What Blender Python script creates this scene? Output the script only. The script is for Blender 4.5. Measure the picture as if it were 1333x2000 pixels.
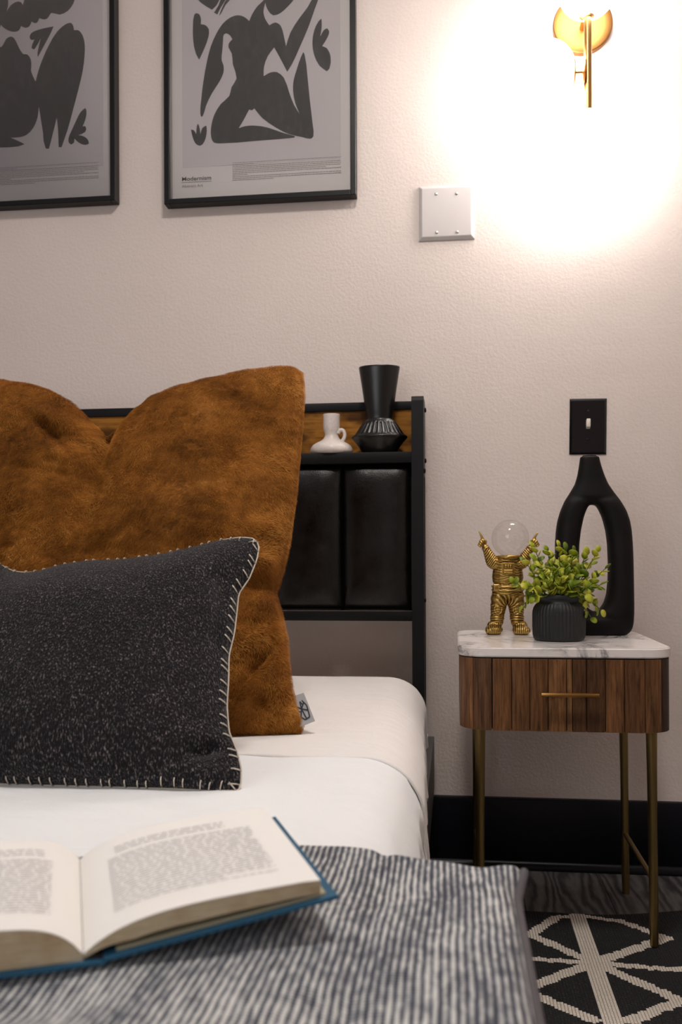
import bpy, bmesh, math, random
import numpy as np
from mathutils import Vector, Matrix, noise
random.seed(7); rng = np.random.default_rng(7)
SC = bpy.context.scene
for o in list(bpy.data.objects): bpy.data.objects.remove(o)
COL = SC.collection
PI = math.pi

# ------------------------------------------------------------------ camera
F = 1800.0; YH = 1085.0; ROLL = .004
CAM = Vector((0, -2.30, .766)); YAW = math.atan(223/F)
cd = bpy.data.cameras.new('camera'); cam = bpy.data.objects.new('camera', cd); COL.objects.link(cam)
cd.sensor_fit = 'VERTICAL'; cd.sensor_height = 36; cd.lens = F/2000*36
cd.shift_y = (YH-1000)/2000
cd.clip_start = .02
cam.matrix_world = Matrix.Translation(CAM) @ Matrix.Rotation(YAW, 4, 'Z') @ Matrix.Rotation(PI/2, 4, 'X') @ Matrix.Rotation(-ROLL, 4, 'Z')
cd.dof.use_dof = True; cd.dof.focus_distance = 1.62; cd.dof.aperture_fstop = 7.0
SC.camera = cam

# ------------------------------------------------------------------ world, light, exposure
w = bpy.data.worlds.new('world'); SC.world = w; w.use_nodes = True
w.node_tree.nodes['Background'].inputs[0].default_value = (.75, .82, 1, 1)
w.node_tree.nodes['Background'].inputs[1].default_value = .5
SC.view_settings.view_transform = 'Standard'; SC.view_settings.look = 'None'
SC.view_settings.gamma = 1; SC.view_settings.use_curve_mapping = False
SC.view_settings.exposure = 0.0
def area(name, loc, tgt, sx, sy, power, col):
    l = bpy.data.lights.new(name, 'AREA'); l.shape = 'RECTANGLE'; l.size = sx; l.size_y = sy; l.energy = power; l.color = col
    o = bpy.data.objects.new(name, l); COL.objects.link(o); o.location = loc
    o.rotation_euler = (Vector(tgt)-Vector(loc)).to_track_quat('-Z', 'Y').to_euler(); return o
area('daylight', (-1.35, -3.84, 1.45), (-1.0, -1.0, .8), 1.3, 1.3, 16, (.96, .98, 1))
SCONCE_E = 28.0
CEIL_W = 84

# ------------------------------------------------------------------ helpers
def at(px, py, Y):                 # photograph pixel -> point on the vertical plane y = Y
    d = ray(px, py); return CAM + d*((Y-CAM.y)/d.y)
def ray(px, py):
    dx, dy = px-666.5, py-1000; a, b = dx-ROLL*dy, dy+ROLL*dx
    f = Vector((-math.sin(YAW), math.cos(YAW), 0)); r = Vector((math.cos(YAW), math.sin(YAW), 0))
    return f + r*(a/F) + Vector((0, 0, 1))*((YH-1000-b)/F)
def on_plane(px, py, p0, n):
    d = ray(px, py); return CAM + d*((Vector(p0)-CAM).dot(n)/d.dot(n))

def tag(o, label=None, cat=None, group=None, kind=None):
    for k, v in (('label', label), ('category', cat), ('group', group), ('kind', kind)):
        if v: o[k] = v
    return o
def empty(name, loc, label, cat, group=None):
    o = bpy.data.objects.new(name, None); COL.objects.link(o); o.location = loc; o.empty_display_size = .02
    return tag(o, label, cat, group)
def link(name, me, m=None, parent=None, smooth=True, keep=True):
    if m is not None and not me.materials: me.materials.append(m)
    o = bpy.data.objects.new(name, me); COL.objects.link(o)
    if parent is not None:
        o.parent = parent
        if keep:
            if parent.type == 'EMPTY': o.matrix_parent_inverse = Matrix.Translation(-parent.location)
    if smooth and len(me.polygons): me.polygons.foreach_set('use_smooth', [True]*len(me.polygons))
    return o
def pyd(name, V, Fc, m, parent=None, smooth=True):
    me = bpy.data.meshes.new(name); me.from_pydata([tuple(v) for v in V], [], Fc); me.update()
    return link(name, me, m, parent, smooth)
def bmo(name, bm, m, parent=None, smooth=False, auto=None):
    me = bpy.data.meshes.new(name); bmesh.ops.recalc_face_normals(bm, faces=bm.faces); bm.to_mesh(me); bm.free()
    o = link(name, me, m, parent, smooth)
    if auto: sharp(me, auto)
    return o
def sharp(me, ang=35):
    me.polygons.foreach_set('use_smooth', [True]*len(me.polygons))
    bm = bmesh.new(); bm.from_mesh(me)
    for e in bm.edges:
        if len(e.link_faces) == 2 and e.calc_face_angle(0) > math.radians(ang): e.smooth = False
    bm.to_mesh(me); bm.free()
def box(bm, x0, x1, y0, y1, z0, z1, bev=0, seg=2):
    r = bmesh.ops.create_cube(bm, size=1)
    vs = r['verts']
    for v in vs: v.co = Vector((x0+(v.co.x+.5)*(x1-x0), y0+(v.co.y+.5)*(y1-y0), z0+(v.co.z+.5)*(z1-z0)))
    if bev:
        es = list({e for v in vs for e in v.link_edges})
        bmesh.ops.bevel(bm, geom=es, offset=bev, segments=seg, affect='EDGES', profile=.5)
    return bm
def obox(name, dims, m, parent=None, bev=0, seg=2):
    bm = bmesh.new(); box(bm, *dims, bev=bev, seg=seg); return bmo(name, bm, m, parent, auto=40 if bev else None)
def tube_data(pts, rad, n=12, cap=True, closed=False):
    pts = [Vector(p) for p in pts]; V = []; Fc = []
    rads = rad if hasattr(rad, '__len__') else [rad]*len(pts)
    up = None
    for i, p in enumerate(pts):
        if closed: t = pts[(i+1) % len(pts)]-pts[i-1]
        else: t = pts[min(i+1, len(pts)-1)]-pts[max(i-1, 0)]
        t.normalize()
        if up is None: up = t.orthogonal().normalized()
        up = (up-t*up.dot(t)).normalized(); s = t.cross(up)
        for k in range(n):
            a = 2*PI*k/n; V.append(p+(up*math.cos(a)+s*math.sin(a))*rads[i])
    L = len(pts); R = L if closed else L-1
    for i in range(R):
        j = (i+1) % L
        for k in range(n): Fc.append((i*n+k, i*n+(k+1) % n, j*n+(k+1) % n, j*n+k))
    if cap and not closed:
        Fc.append(tuple(range(n-1, -1, -1))); Fc.append(tuple((L-1)*n+k for k in range(n)))
    return V, Fc
def tube(name, pts, rad, m, parent=None, n=12, closed=False):
    V, Fc = tube_data(pts, rad, n, True, closed); o = pyd(name, V, Fc, m, parent); sharp(o.data, 50); return o
def lathe_data(prof, c, n=64, fn=None):
    V = []; Fc = []
    for i, (r, z) in enumerate(prof):
        for k in range(n):
            a = 2*PI*k/n; rr = r if fn is None else fn(i, a, r, z)
            V.append((c[0]+rr*math.cos(a), c[1]+rr*math.sin(a), c[2]+z))
    for i in range(len(prof)-1):
        for k in range(n): Fc.append((i*n+k, i*n+(k+1) % n, (i+1)*n+(k+1) % n, (i+1)*n+k))
    Fc.append(tuple(range(n-1, -1, -1)))
    L = len(prof)-1; Fc.append(tuple(L*n+k for k in range(n)))
    return V, Fc
def lathe(name, prof, c, m, parent=None, n=64, fn=None, auto=40):
    V, Fc = lathe_data(prof, c, n, fn); o = pyd(name, V, Fc, m, parent); sharp(o.data, auto); return o
def sphere(name, c, r, m, parent=None, n=48):
    bm = bmesh.new(); bmesh.ops.create_uvsphere(bm, u_segments=n, v_segments=n//2, radius=r)
    bmesh.ops.translate(bm, verts=bm.verts, vec=c); return bmo(name, bm, m, parent, smooth=True)
def resample(pts, n):
    p = np.array(pts, float); s = np.r_[0, np.cumsum(np.linalg.norm(np.diff(p, axis=0), axis=1))]
    t = np.linspace(0, s[-1], n); return np.stack([np.interp(t, s, p[:, k]) for k in range(p.shape[1])], 1)
def smooth_line(p, it=2):
    p = np.array(p, float)
    for _ in range(it):
        q = p.copy(); q[1:-1] = (p[:-2]+2*p[1:-1]+p[2:])/4; p = q
    return p
def grid_faces(n, m, off=0, flip=False):
    i, j = np.meshgrid(np.arange(n-1), np.arange(m-1), indexing='ij')
    a = (i*m+j+off).ravel(); q = np.stack([a, a+1, a+m+1, a+m], 1)
    return q[:, ::-1] if flip else q
def fast_mesh(name, V, Q):
    V = np.asarray(V, np.float32); Q = np.asarray(Q, np.int32)
    me = bpy.data.meshes.new(name); me.vertices.add(len(V)); me.vertices.foreach_set('co', V.ravel())
    me.loops.add(Q.size); me.loops.foreach_set('vertex_index', Q.ravel())
    me.polygons.add(len(Q)); me.polygons.foreach_set('loop_start', np.arange(0, Q.size, 4, dtype=np.int32))
    me.update(calc_edges=True); me.validate(); return me
def nz(x, y, s=1, seed=0):
    return noise.noise(Vector((x*s+seed*13.7, y*s-seed*7.1, seed*3.3)))

# ------------------------------------------------------------------ materials
class M:
    def __init__(s, name, col=(.5, .5, .5), rough=.5, metal=0, **kw):
        s.m = bpy.data.materials.new(name); s.m.use_nodes = True; s.nt = s.m.node_tree
        s.b = s.nt.nodes['Principled BSDF']; s.b.inputs['Base Color'].default_value = (*col, 1)
        s.b.inputs['Roughness'].default_value = rough; s.b.inputs['Metallic'].default_value = metal
        for k, v in kw.items(): s.b.inputs[k.replace('_', ' ')].default_value = v
        s.co = None
    def n(s, t, **kw):
        nd = s.nt.nodes.new('ShaderNode'+t)
        for k, v in kw.items(): setattr(nd, k, v)
        return nd
    def l(s, a, b): s.nt.links.new(a, b)
    def coord(s, scale=(1, 1, 1), rot=(0, 0, 0), kind='Object'):
        tc = s.n('TexCoord'); mp = s.n('Mapping'); mp.inputs['Scale'].default_value = scale; mp.inputs['Rotation'].default_value = rot
        s.l(tc.outputs[kind], mp.inputs[0]); return mp.outputs[0]
    def noise(s, vec, scale, detail=4, rough=.55, dist=0):
        t = s.n('TexNoise'); t.inputs['Scale'].default_value = scale; t.inputs['Detail'].default_value = detail
        t.inputs['Roughness'].default_value = rough; t.inputs['Distortion'].default_value = dist
        if vec is not None: s.l(vec, t.inputs['Vector'])
        return t.outputs['Fac']
    def wave(s, vec, scale, dist=0, dscale=1, direction='X', detail=2):
        t = s.n('TexWave', bands_direction=direction); t.inputs['Scale'].default_value = scale
        t.inputs['Distortion'].default_value = dist; t.inputs['Detail Scale'].default_value = dscale; t.inputs['Detail'].default_value = detail
        s.l(vec, t.inputs['Vector']); return t.outputs['Fac']
    def ramp(s, fac, stops):
        r = s.n('ValToRGB'); e = r.color_ramp.elements
        while len(e) < len(stops): e.new(.5)
        for k, (p, c) in enumerate(stops):
            e[k].position = p; e[k].color = (*c, 1) if len(c) == 3 else c
        s.l(fac, r.inputs[0]); return r.outputs[0]
    def mix(s, a, b, f, mode='MIX'):
        r = s.n('Mix', data_type='RGBA', blend_type=mode)
        for inp, v in ((r.inputs[0], f), (r.inputs[6], a), (r.inputs[7], b)):
            if hasattr(v, 'is_linked') or hasattr(v, 'links'): s.l(v, inp)
            elif isinstance(v, tuple): inp.default_value = (*v, 1)
            else: inp.default_value = v
        return r.outputs[2]
    def math(s, op, a, b=0):
        r = s.n('Math', operation=op)
        for inp, v in ((r.inputs[0], a), (r.inputs[1], b)):
            if hasattr(v, 'links'): s.l(v, inp)
            else: inp.default_value = v
        return r.outputs[0]
    def color(s, c): s.l(c, s.b.inputs['Base Color']); return s
    def rough(s, c): s.l(c, s.b.inputs['Roughness']); return s
    def bump(s, h, strength=.3, dist=.001):
        if not hasattr(s, 'bn'): s.bn = None
        b = s.n('Bump'); b.inputs['Strength'].default_value = strength; b.inputs['Distance'].default_value = dist
        s.l(h, b.inputs['Height'])
        if s.bn is not None: s.l(s.bn, b.inputs['Normal'])
        s.bn = b.outputs[0]; s.l(s.bn, s.b.inputs['Normal']); return s

def simple(name, col, rough=.5, metal=0, **kw): return M(name, col, rough, metal, **kw).m
# wall paint: rolled orange-peel
a = M('wall_paint', (.71, .62, .58), .62); v = a.coord()
a.color(a.ramp(a.noise(v, 3, 4), [(.3, (.70, .612, .567)), (.7, (.73, .64, .595))]))
a.bump(a.noise(v, 130, 3, .6), .55, .0018); a.bump(a.noise(v, 14, 3, .5), .3, .004)
WALL = a.m
a = M('ceiling_paint', (.8, .79, .78), .8); CEIL = a.m
a = M('navy_trim_paint', (.0012, .0018, .005), .35, Specular_IOR_Level=.22); a.bump(a.noise(a.coord((1, 1, 1)), 30, 3), .3, .001); TRIM = a.m
a = M('grey_oak_plank', (.06, .055, .055), .5)
oi = a.n('ObjectInfo'); cv = a.n('TexCoord'); ad = a.n('VectorMath', operation='ADD'); a.l(cv.outputs['Object'], ad.inputs[0])
sc_ = a.n('VectorMath', operation='SCALE'); cx = a.n('CombineXYZ'); a.l(oi.outputs['Random'], cx.inputs[0]); a.l(oi.outputs['Random'], cx.inputs[1])
a.l(cx.outputs[0], sc_.inputs[0]); sc_.inputs['Scale'].default_value = 9; a.l(sc_.outputs[0], ad.inputs[1])
mp = a.n('Mapping'); mp.inputs['Scale'].default_value = (6, 1.3, 1); a.l(ad.outputs[0], mp.inputs[0])
g = a.n('TexWave', bands_direction='X'); g.inputs['Scale'].default_value = 2.2; g.inputs['Distortion'].default_value = 13; g.inputs['Detail'].default_value = 3; g.inputs['Detail Scale'].default_value = 1.1; a.l(mp.outputs[0], g.inputs[0])
fine = a.noise(mp.outputs[0], 22, 6, .7)
cc = a.ramp(g.outputs['Fac'], [(.0, (.045, .043, .045)), (.5, (.105, .10, .10)), (1, (.17, .162, .162))])
a.color(a.mix(cc, a.ramp(fine, [(.3, (.35, .35, .35)), (.7, (1, 1, 1))]), .6, 'MULTIPLY')); a.bump(g.outputs['Fac'], .15, .0006)
PLANK = a.m
BLACK = M('black_powder_coat', (.0035, .0035, .0045), .5, Specular_IOR_Level=.25); BLACK.bump(BLACK.noise(BLACK.coord(), 900, 2), .15, .0003); BLACK = BLACK.m
FRAME = simple('black_frame_satin', (.004, .004, .0045), .4, Specular_IOR_Level=.3)
a = M('rail_grey_metal', (.055, .052, .05), .5); RAILM = a.m
a = M('black_leather', (.0022, .0018, .0018), .33, Specular_IOR_Level=.42); v = a.coord()
vo = a.n('TexVoronoi'); vo.inputs['Scale'].default_value = 420; a.l(v, vo.inputs[0])
a.bump(vo.outputs['Distance'], .35, .0006); a.bump(a.noise(v, 40, 5, .65), .5, .0018)
a.rough(a.ramp(a.noise(v, 25, 4), [(.3, (.27,)*3), (.7, (.46,)*3)])); LEATHER = a.m
a = M('rustic_brown_board', (.3, .15, .05), .6, Specular_IOR_Level=.15); v = a.coord((1.2, 1, 16))
k1 = a.noise(v, 6, 6, .65); k2 = a.noise(a.coord((1, 1, 2)), 9, 3, .5)
c1 = a.ramp(k1, [(.3, (.20, .075, .010)), (.55, (.36, .15, .022)), (.8, (.50, .23, .045))])
a.color(a.mix(c1, a.ramp(k2, [(.42, (.16, .13, .13)), (.56, (1, 1, 1))]), .85, 'MULTIPLY')); BOARD = a.m
def walnut(name):
    a = M(name, (.2, .1, .05), .5, Specular_IOR_Level=.25); oi = a.n('ObjectInfo'); tc = a.n('TexCoord')
    cx = a.n('CombineXYZ'); a.l(oi.outputs['Random'], cx.inputs[0]); s2 = a.n('VectorMath', operation='SCALE'); s2.inputs['Scale'].default_value = 20
    a.l(cx.outputs[0], s2.inputs[0]); ad = a.n('VectorMath', operation='ADD'); a.l(tc.outputs['Object'], ad.inputs[0]); a.l(s2.outputs[0], ad.inputs[1])
    mp = a.n('Mapping'); mp.inputs['Scale'].default_value = (22, 22, 1.6); a.l(ad.outputs[0], mp.inputs[0])
    k = a.noise(mp.outputs[0], 9, 7, .7, .4); k2 = a.noise(mp.outputs[0], 1.7, 3, .5, .8)
    c = a.ramp(k, [(.30, (.30, .27, .25)), (.5, (.88, .92, .88)), (.70, (1.5, 1.55, 1.45))])
    d = a.ramp(k2, [(.3, (.45, .43, .42)), (.65, (1.15, 1.15, 1.15))])
    a.color(a.mix(a.mix(oi.outputs['Color'], c, 1.0, 'MULTIPLY'), d, .8, 'MULTIPLY')); a.bump(k, .2, .0005); return a.m
WALNUT = walnut('walnut_wood')
a = M('white_marble', (.8, .76, .74), .16); v = a.coord()
n1 = a.noise(v, 7, 9, .62, 1.6); ab = a.math('ABSOLUTE', a.math('SUBTRACT', n1, .5)); msk = a.noise(v, 8, 2)
vein = a.ramp(ab, [(0, (.26, .25, .25)), (.018, (.55, .52, .51)), (.07, (.82, .77, .745)), (.2, (.90, .85, .825))])
a.color(a.mix(vein, (.88, .825, .80), a.ramp(msk, [(.40, (0,)*3), (.56, (.92,)*3)]))); MARBLE = a.m
a = M('brushed_brass', (.50, .27, .085), .30, 1.0); v = a.coord((1, 1, 1)); a.bump(a.noise(v, 60, 3), .06, .001); BRASS = a.m
BRASSP = M('satin_brass_plate', (.20, .095, .028), .5, 1.0); BRASSP.bump(BRASSP.noise(BRASSP.coord((1, 1, 6)), 40, 4), .2, .001); BRASSP = BRASSP.m
a = M('antique_brass', (.30, .215, .085), .38, 1.0); a.bump(a.noise(a.coord(), 40, 3), .08, .001); ABRASS = a.m
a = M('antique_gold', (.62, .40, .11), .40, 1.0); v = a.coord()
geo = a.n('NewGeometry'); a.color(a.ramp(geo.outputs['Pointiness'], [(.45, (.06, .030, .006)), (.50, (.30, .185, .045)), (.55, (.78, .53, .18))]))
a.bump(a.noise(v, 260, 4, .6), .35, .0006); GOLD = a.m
a = M('matte_black_clay', (.014, .0125, .012), .62, Specular_IOR_Level=.2); v = a.coord(); a.bump(a.noise(v, 220, 3), .25, .0006)
a.color(a.ramp(a.noise(v, 14, 3), [(.4, (.0035, .003, .003)), (.75, (.009, .006, .0058))])); CLAY = a.m
BCER = M('black_satin_ceramic', (.004, .0036, .0036), .30).m
POT = M('matte_black_pot', (.0065, .007, .008), .58).m
a = M('white_ceramic', (.74, .67, .63), .33); a.color(a.ramp(a.noise(a.coord(), 260, 2), [(.35, (.70, .63, .59)), (.6, (.77, .70, .66))])); WCER = a.m
PLASTIC = simple('white_plastic', (.56, .525, .515), .32)
BPLAST = simple('black_gloss_plastic', (.004, .004, .005), .12)
SCREW = simple('screw_metal', (.55, .52, .5), .35, .9)
TOGGLE = simple('switch_toggle_plastic', (.78, .70, .62), .3)
a = M('opal_glass_lit', (1, .97, .93), .3); a.b.inputs['Emission Color'].default_value = (1, .93, .88, 1); a.b.inputs['Emission Strength'].default_value = SCONCE_E; OPAL = a.m
a = M('ceiling_diffuser', (.9, .9, .9), .4); a.b.inputs['Emission Color'].default_value = (1, .93, .87, 1); a.b.inputs['Emission Strength'].default_value = CEIL_W; DIFF = a.m
# white cotton
def cotton(name, c0, c1):
    a = M(name, c0, .85, Sheen_Weight=.15); v = a.coord()
    a.color(a.ramp(a.noise(v, 5, 3), [(.3, c0), (.7, c1)]))
    wx = a.wave(v, 420, 1, 1, 'X'); wy = a.wave(v, 420, 1, 1, 'Y')
    a.bump(a.math('ADD', wx, wy), .08, .0003); a.bump(a.noise(v, 13, 4, .6, 1.2), .5, .006); return a.m
SHEET_N = cotton('white_cotton_cool', (.87, .885, .90), (.89, .905, .92))
SHEET_F = cotton('white_cotton_warm', (.86, .83, .81), (.89, .86, .84))
# rust fur
a = M('rust_fur_backing', (.30, .115, .022), .9, Specular_IOR_Level=.1); v = a.coord()
a.color(a.ramp(a.noise(v, 14, 5, .6, .5), [(.3, (.12, .04, .006)), (.6, (.30, .115, .02)), (.8, (.42, .18, .045))])); a.bump(a.noise(v, 250, 4, .7), .7, .004); FURB = a.m
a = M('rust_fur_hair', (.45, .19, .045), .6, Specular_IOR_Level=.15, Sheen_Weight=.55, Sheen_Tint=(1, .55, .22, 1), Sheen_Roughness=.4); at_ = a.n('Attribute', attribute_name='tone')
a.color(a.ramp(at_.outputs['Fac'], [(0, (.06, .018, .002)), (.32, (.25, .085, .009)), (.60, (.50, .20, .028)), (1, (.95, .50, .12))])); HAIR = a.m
# charcoal boucle
a = M('charcoal_boucle', (.03, .03, .035), .95, Sheen_Weight=.1, Specular_IOR_Level=.2); v = a.coord((1, 1, .36))
vo = a.n('TexVoronoi'); vo.inputs['Scale'].default_value = 480; a.l(v, vo.inputs[0]); vo.inputs['Randomness'].default_value = 1
fl = a.noise(v, 520, 2, .6); 
c = a.ramp(fl, [(.42, (.0085, .0068, .0088)), (.57, (.022, .018, .0215)), (.645, (.12, .105, .105)), (.74, (.30, .265, .25))])
a.color(a.mix(c, a.ramp(a.noise(v, 9, 3), [(.3, (.65,)*3), (.7, (1,)*3)]), 1, 'MULTIPLY'))
a.bump(vo.outputs['Distance'], .8, .002); a.bump(fl, .5, .0015); BOUCLE = a.m
YARN = simple('cream_yarn', (.62, .55, .46), .85)
# woven throw
a = M('woven_stripe', (.3, .3, .33), .92, Sheen_Weight=.2); tc = a.n('TexCoord')
sx = a.n('SeparateXYZ'); a.l(tc.outputs['UV'], sx.inputs[0])
ww = a.noise(tc.outputs['UV'], 9, 3, .5); u = a.math('ADD', sx.outputs[0], a.math('MULTIPLY', ww, .006))
st = a.math('SINE', a.math('MULTIPLY', u, 2*PI/.0052))
vv = a.math('ADD', sx.outputs[1], a.math('MULTIPLY', a.math('SIGN', st), .0011))
th = a.math('SINE', a.math('MULTIPLY', vv, 2*PI/.0030))
mpn = a.n('Mapping'); mpn.inputs['Scale'].default_value = (1, .35, 1); a.l(tc.outputs['UV'], mpn.inputs[0])
slub = a.noise(mpn.outputs[0], 170, 4, .65); patch = a.noise(mpn.outputs[0], 26, 3, .6)
val = a.math('ADD', a.math('MULTIPLY', st, .24), a.math('MULTIPLY', th, .06))
val = a.math('ADD', val, a.math('MULTIPLY', a.math('SUBTRACT', slub, .5), 1.15))
val = a.math('ADD', val, a.math('MULTIPLY', a.math('SUBTRACT', patch, .5), .75)); val = a.math('ADD', val, .5)
a.color(a.ramp(val, [(.16, (.018, .023, .042)), (.40, (.075, .086, .118)), (.60, (.34, .35, .36)), (.80, (.70, .70, .68))]))
a.bump(a.math('ADD', st, a.math('MULTIPLY', th, .4)), .55, .0012); WOVEN = a.m
a = M('grey_binding', (.10, .09, .10), .9); a.bump(a.noise(a.coord(), 400, 3), .5, .001); BIND = a.m
a = M('rug_weave', (.1, .1, .1), .9); at_ = a.n('Attribute', attribute_name='pat'); v = a.coord()
sp = a.noise(v, 520, 3, .6); dk = a.ramp(sp, [(.48, (.004, .0045, .006)), (.62, (.02, .02, .021)), (.72, (.12, .115, .11))])
lt = a.ramp(sp, [(.35, (.66, .59, .51)), (.65, (.90, .83, .74))])
sx = a.n('SeparateXYZ'); a.l(v, sx.inputs[0])
rib = a.math('ABSOLUTE', a.math('SINE', a.math('MULTIPLY', sx.outputs[0], PI/.0056)))
gr = a.ramp(rib, [(.06, (.10,)*3), (.30, (1,)*3)])
a.color(a.mix(a.mix(dk, lt, at_.outputs['Fac']), gr, 1, 'MULTIPLY'))
yy = a.math('SINE', a.math('ADD', a.math('MULTIPLY', sx.outputs[1], 2*PI/.0042), a.math('MULTIPLY', a.math('FLOOR', a.math('DIVIDE', sx.outputs[0], .0056)), 2.1)))
a.bump(a.math('ADD', rib, a.math('MULTIPLY', yy, .35)), .8, .0022); RUG = a.m
# paper, print, book
POSTER = simple('poster_paper', (.74, .68, .66), .7)
PANEL = simple('poster_panel_ink', (.64, .58, .59), .7)
a = M('poster_black_ink', (.05, .045, .045), .75); v = a.coord((1, 1, .5)); a.color(a.ramp(a.noise(v, 60, 6, .75), [(.45, (.045, .041, .041)), (.62, (.065, .06, .06)), (.75, (.12, .11, .11))])); INK = a.m
TXT = simple('poster_text_ink', (.27, .235, .23), .8); TXTD = simple('poster_title_ink', (.09, .075, .075), .8)
a = M('picture_glass'); nt = a.nt; nt.nodes.remove(a.b); tr = a.n('BsdfTransparent'); gl = a.n('BsdfGlossy'); gl.inputs['Roughness'].default_value = .04
fr = a.n('Fresnel'); fr.inputs['IOR'].default_value = 1.5; mx = a.n('MixShader'); a.l(fr.outputs[0], mx.inputs[0]); a.l(tr.outputs[0], mx.inputs[1]); a.l(gl.outputs[0], mx.inputs[2])
tr.inputs[0].default_value = (.97, .97, .97, 1); a.l(mx.outputs[0], nt.nodes['Material Output'].inputs[0]); GLASS = a.m
a = M('helmet_glass'); nt = a.nt; nt.nodes.remove(a.b); tr = a.n('BsdfTransparent'); gl = a.n('BsdfGlossy'); gl.inputs['Roughness'].default_value = .03
fr = a.n('Fresnel'); fr.inputs['IOR'].default_value = 1.6; mx = a.n('MixShader'); lw = a.n('LayerWeight'); lw.inputs[0].default_value = .5
cr = a.ramp(lw.outputs['Facing'], [(0, (.98, .98, .975)), (.70, (.965, .96, .955)), (.95, (.80, .77, .75))]); a.l(cr, tr.inputs[0])
ge = a.n('NewGeometry'); a.l(a.math('MULTIPLY', fr.outputs[0], a.math('SUBTRACT', 1, ge.outputs['Backfacing'])), mx.inputs[0]); a.l(tr.outputs[0], mx.inputs[1]); a.l(gl.outputs[0], mx.inputs[2]); a.l(mx.outputs[0], nt.nodes['Material Output'].inputs[0]); HGLASS = a.m
PAPER = simple('book_paper', (.88, .86, .83), .8); PRINT = simple('book_print', (.60, .59, .59), .9)
a = M('page_edges', (.40, .31, .19), .85); v = a.coord((1, 1, 1)); 
a.color(a.mix(a.ramp(a.noise(a.coord((2, 2, 60)), 30, 4), [(.3, (.46, .37, .23)), (.7, (.68, .58, .41))]), a.ramp(a.noise(v, 35, 3), [(.4, (1,)*3), (.75, (.7, .55, .4))]), .8, 'MULTIPLY')); PEDGE = a.m
a = M('blue_book_cloth', (.014, .10, .19), .6); a.bump(a.noise(a.coord(), 700, 2), .3, .0004); BLUE = a.m
GLUE = simple('dark_book_spine_lining', (.02, .012, .01), .8)
TAGM = simple('grey_satin_tag', (.36, .36, .38), .45); TAGINK = simple('tag_emblem_ink', (.015, .018, .028), .6)
def leafm():
    a = M('green_leaf', (.2, .3, .03), .38, Subsurface_Weight=.0); oi = a.n('ObjectInfo')
    c = a.ramp(oi.outputs['Random'], [(0, (.13, .22, .015)), (.35, (.36, .44, .025)), (.7, (.56, .58, .045)), (1, (.72, .68, .09))])
    a.color(c); tl = a.n('BsdfTranslucent'); a.l(c, tl.inputs[0]); mx = a.n('MixShader'); mx.inputs[0].default_value = .25
    a.l(a.b.outputs[0], mx.inputs[1]); a.l(tl.outputs[0], mx.inputs[2]); a.l(mx.outputs[0], a.nt.nodes['Material Output'].inputs[0]); return a.m
LEAF = leafm(); STEM = simple('green_stem', (.07, .11, .02), .5)
a = M('window_frame_paint', (.8, .8, .8), .5); WFR = a.m

# ------------------------------------------------------------------ room shell
X0, X1, Y0, H = -2.7, 1.45, -3.95, 2.6
def struct(o): o['kind'] = 'structure'; return o
struct(obox('wall_back', (X0-.1, X1+.1, 0, .1, -.1, H), WALL))
struct(obox('wall_left', (X0-.1, X0, Y0, 0, -.1, H), WALL))
struct(obox('wall_right', (X1, X1+.1, Y0, 0, -.1, H), WALL))
struct(obox('ceiling', (X0-.1, X1+.1, Y0-.1, .1, H, H+.1), CEIL))
bm = bmesh.new()
WX0, WX1, WZ0, WZ1 = -2.05, -.65, .8, 2.15
for d in ((X0-.1, WX0, Y0-.1, Y0, -.1, H), (WX1, X1+.1, Y0-.1, Y0, -.1, H), (WX0, WX1, Y0-.1, Y0, -.1, WZ0), (WX0, WX1, Y0-.1, Y0, WZ1, H)): box(bm, *d)
struct(bmo('wall_front', bm, WALL))
we = bpy.data.objects.new('window_1', None); COL.objects.link(we); we.location = ((WX0+WX1)/2, Y0, WZ0); struct(we)
bm = bmesh.new()
for d in ((WX0, WX0+.05, Y0-.08, Y0-.02, WZ0, WZ1), (WX1-.05, WX1, Y0-.08, Y0-.02, WZ0, WZ1), (WX0, WX1, Y0-.08, Y0-.02, WZ0, WZ0+.05), (WX0, WX1, Y0-.08, Y0-.02, WZ1-.05, WZ1), ((WX0+WX1)/2-.02, (WX0+WX1)/2+.02, Y0-.08, Y0-.02, WZ0, WZ1)): box(bm, *d)
bmo('window_frame', bm, WFR, we)
obox('pane', (WX0+.04, WX1-.04, Y0-.055, Y0-.05, WZ0+.04, WZ1-.04), GLASS, we)
fl = struct(obox('floor', (X0, X1, Y0, 0, -.1, -.003), simple('floor_underlay', (.01, .01, .01), .9)))
PW, PL = .19, 1.22; i = 0; x = X0; meshes = {}
while x < X1-.01:
    w_ = min(PW, X1-x); y = Y0 - random.random()*PL
    while y < 0:
        ya, yb = max(y, Y0), min(y+PL, 0)
        if yb-ya > .02:
            key = (round(w_, 3), round(yb-ya, 3))
            if key not in meshes:
                bm = bmesh.new(); box(bm, 0, w_-.0016, 0, yb-ya-.0016, -.003, 0)
                me = bpy.data.meshes.new('plank'); bm.to_mesh(me); bm.free(); me.materials.append(PLANK); meshes[key] = me
            o = bpy.data.objects.new('plank', meshes[key]); COL.objects.link(o); o.parent = fl; o.location = (x, ya, 0)
        y += PL
    x += PW
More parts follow.
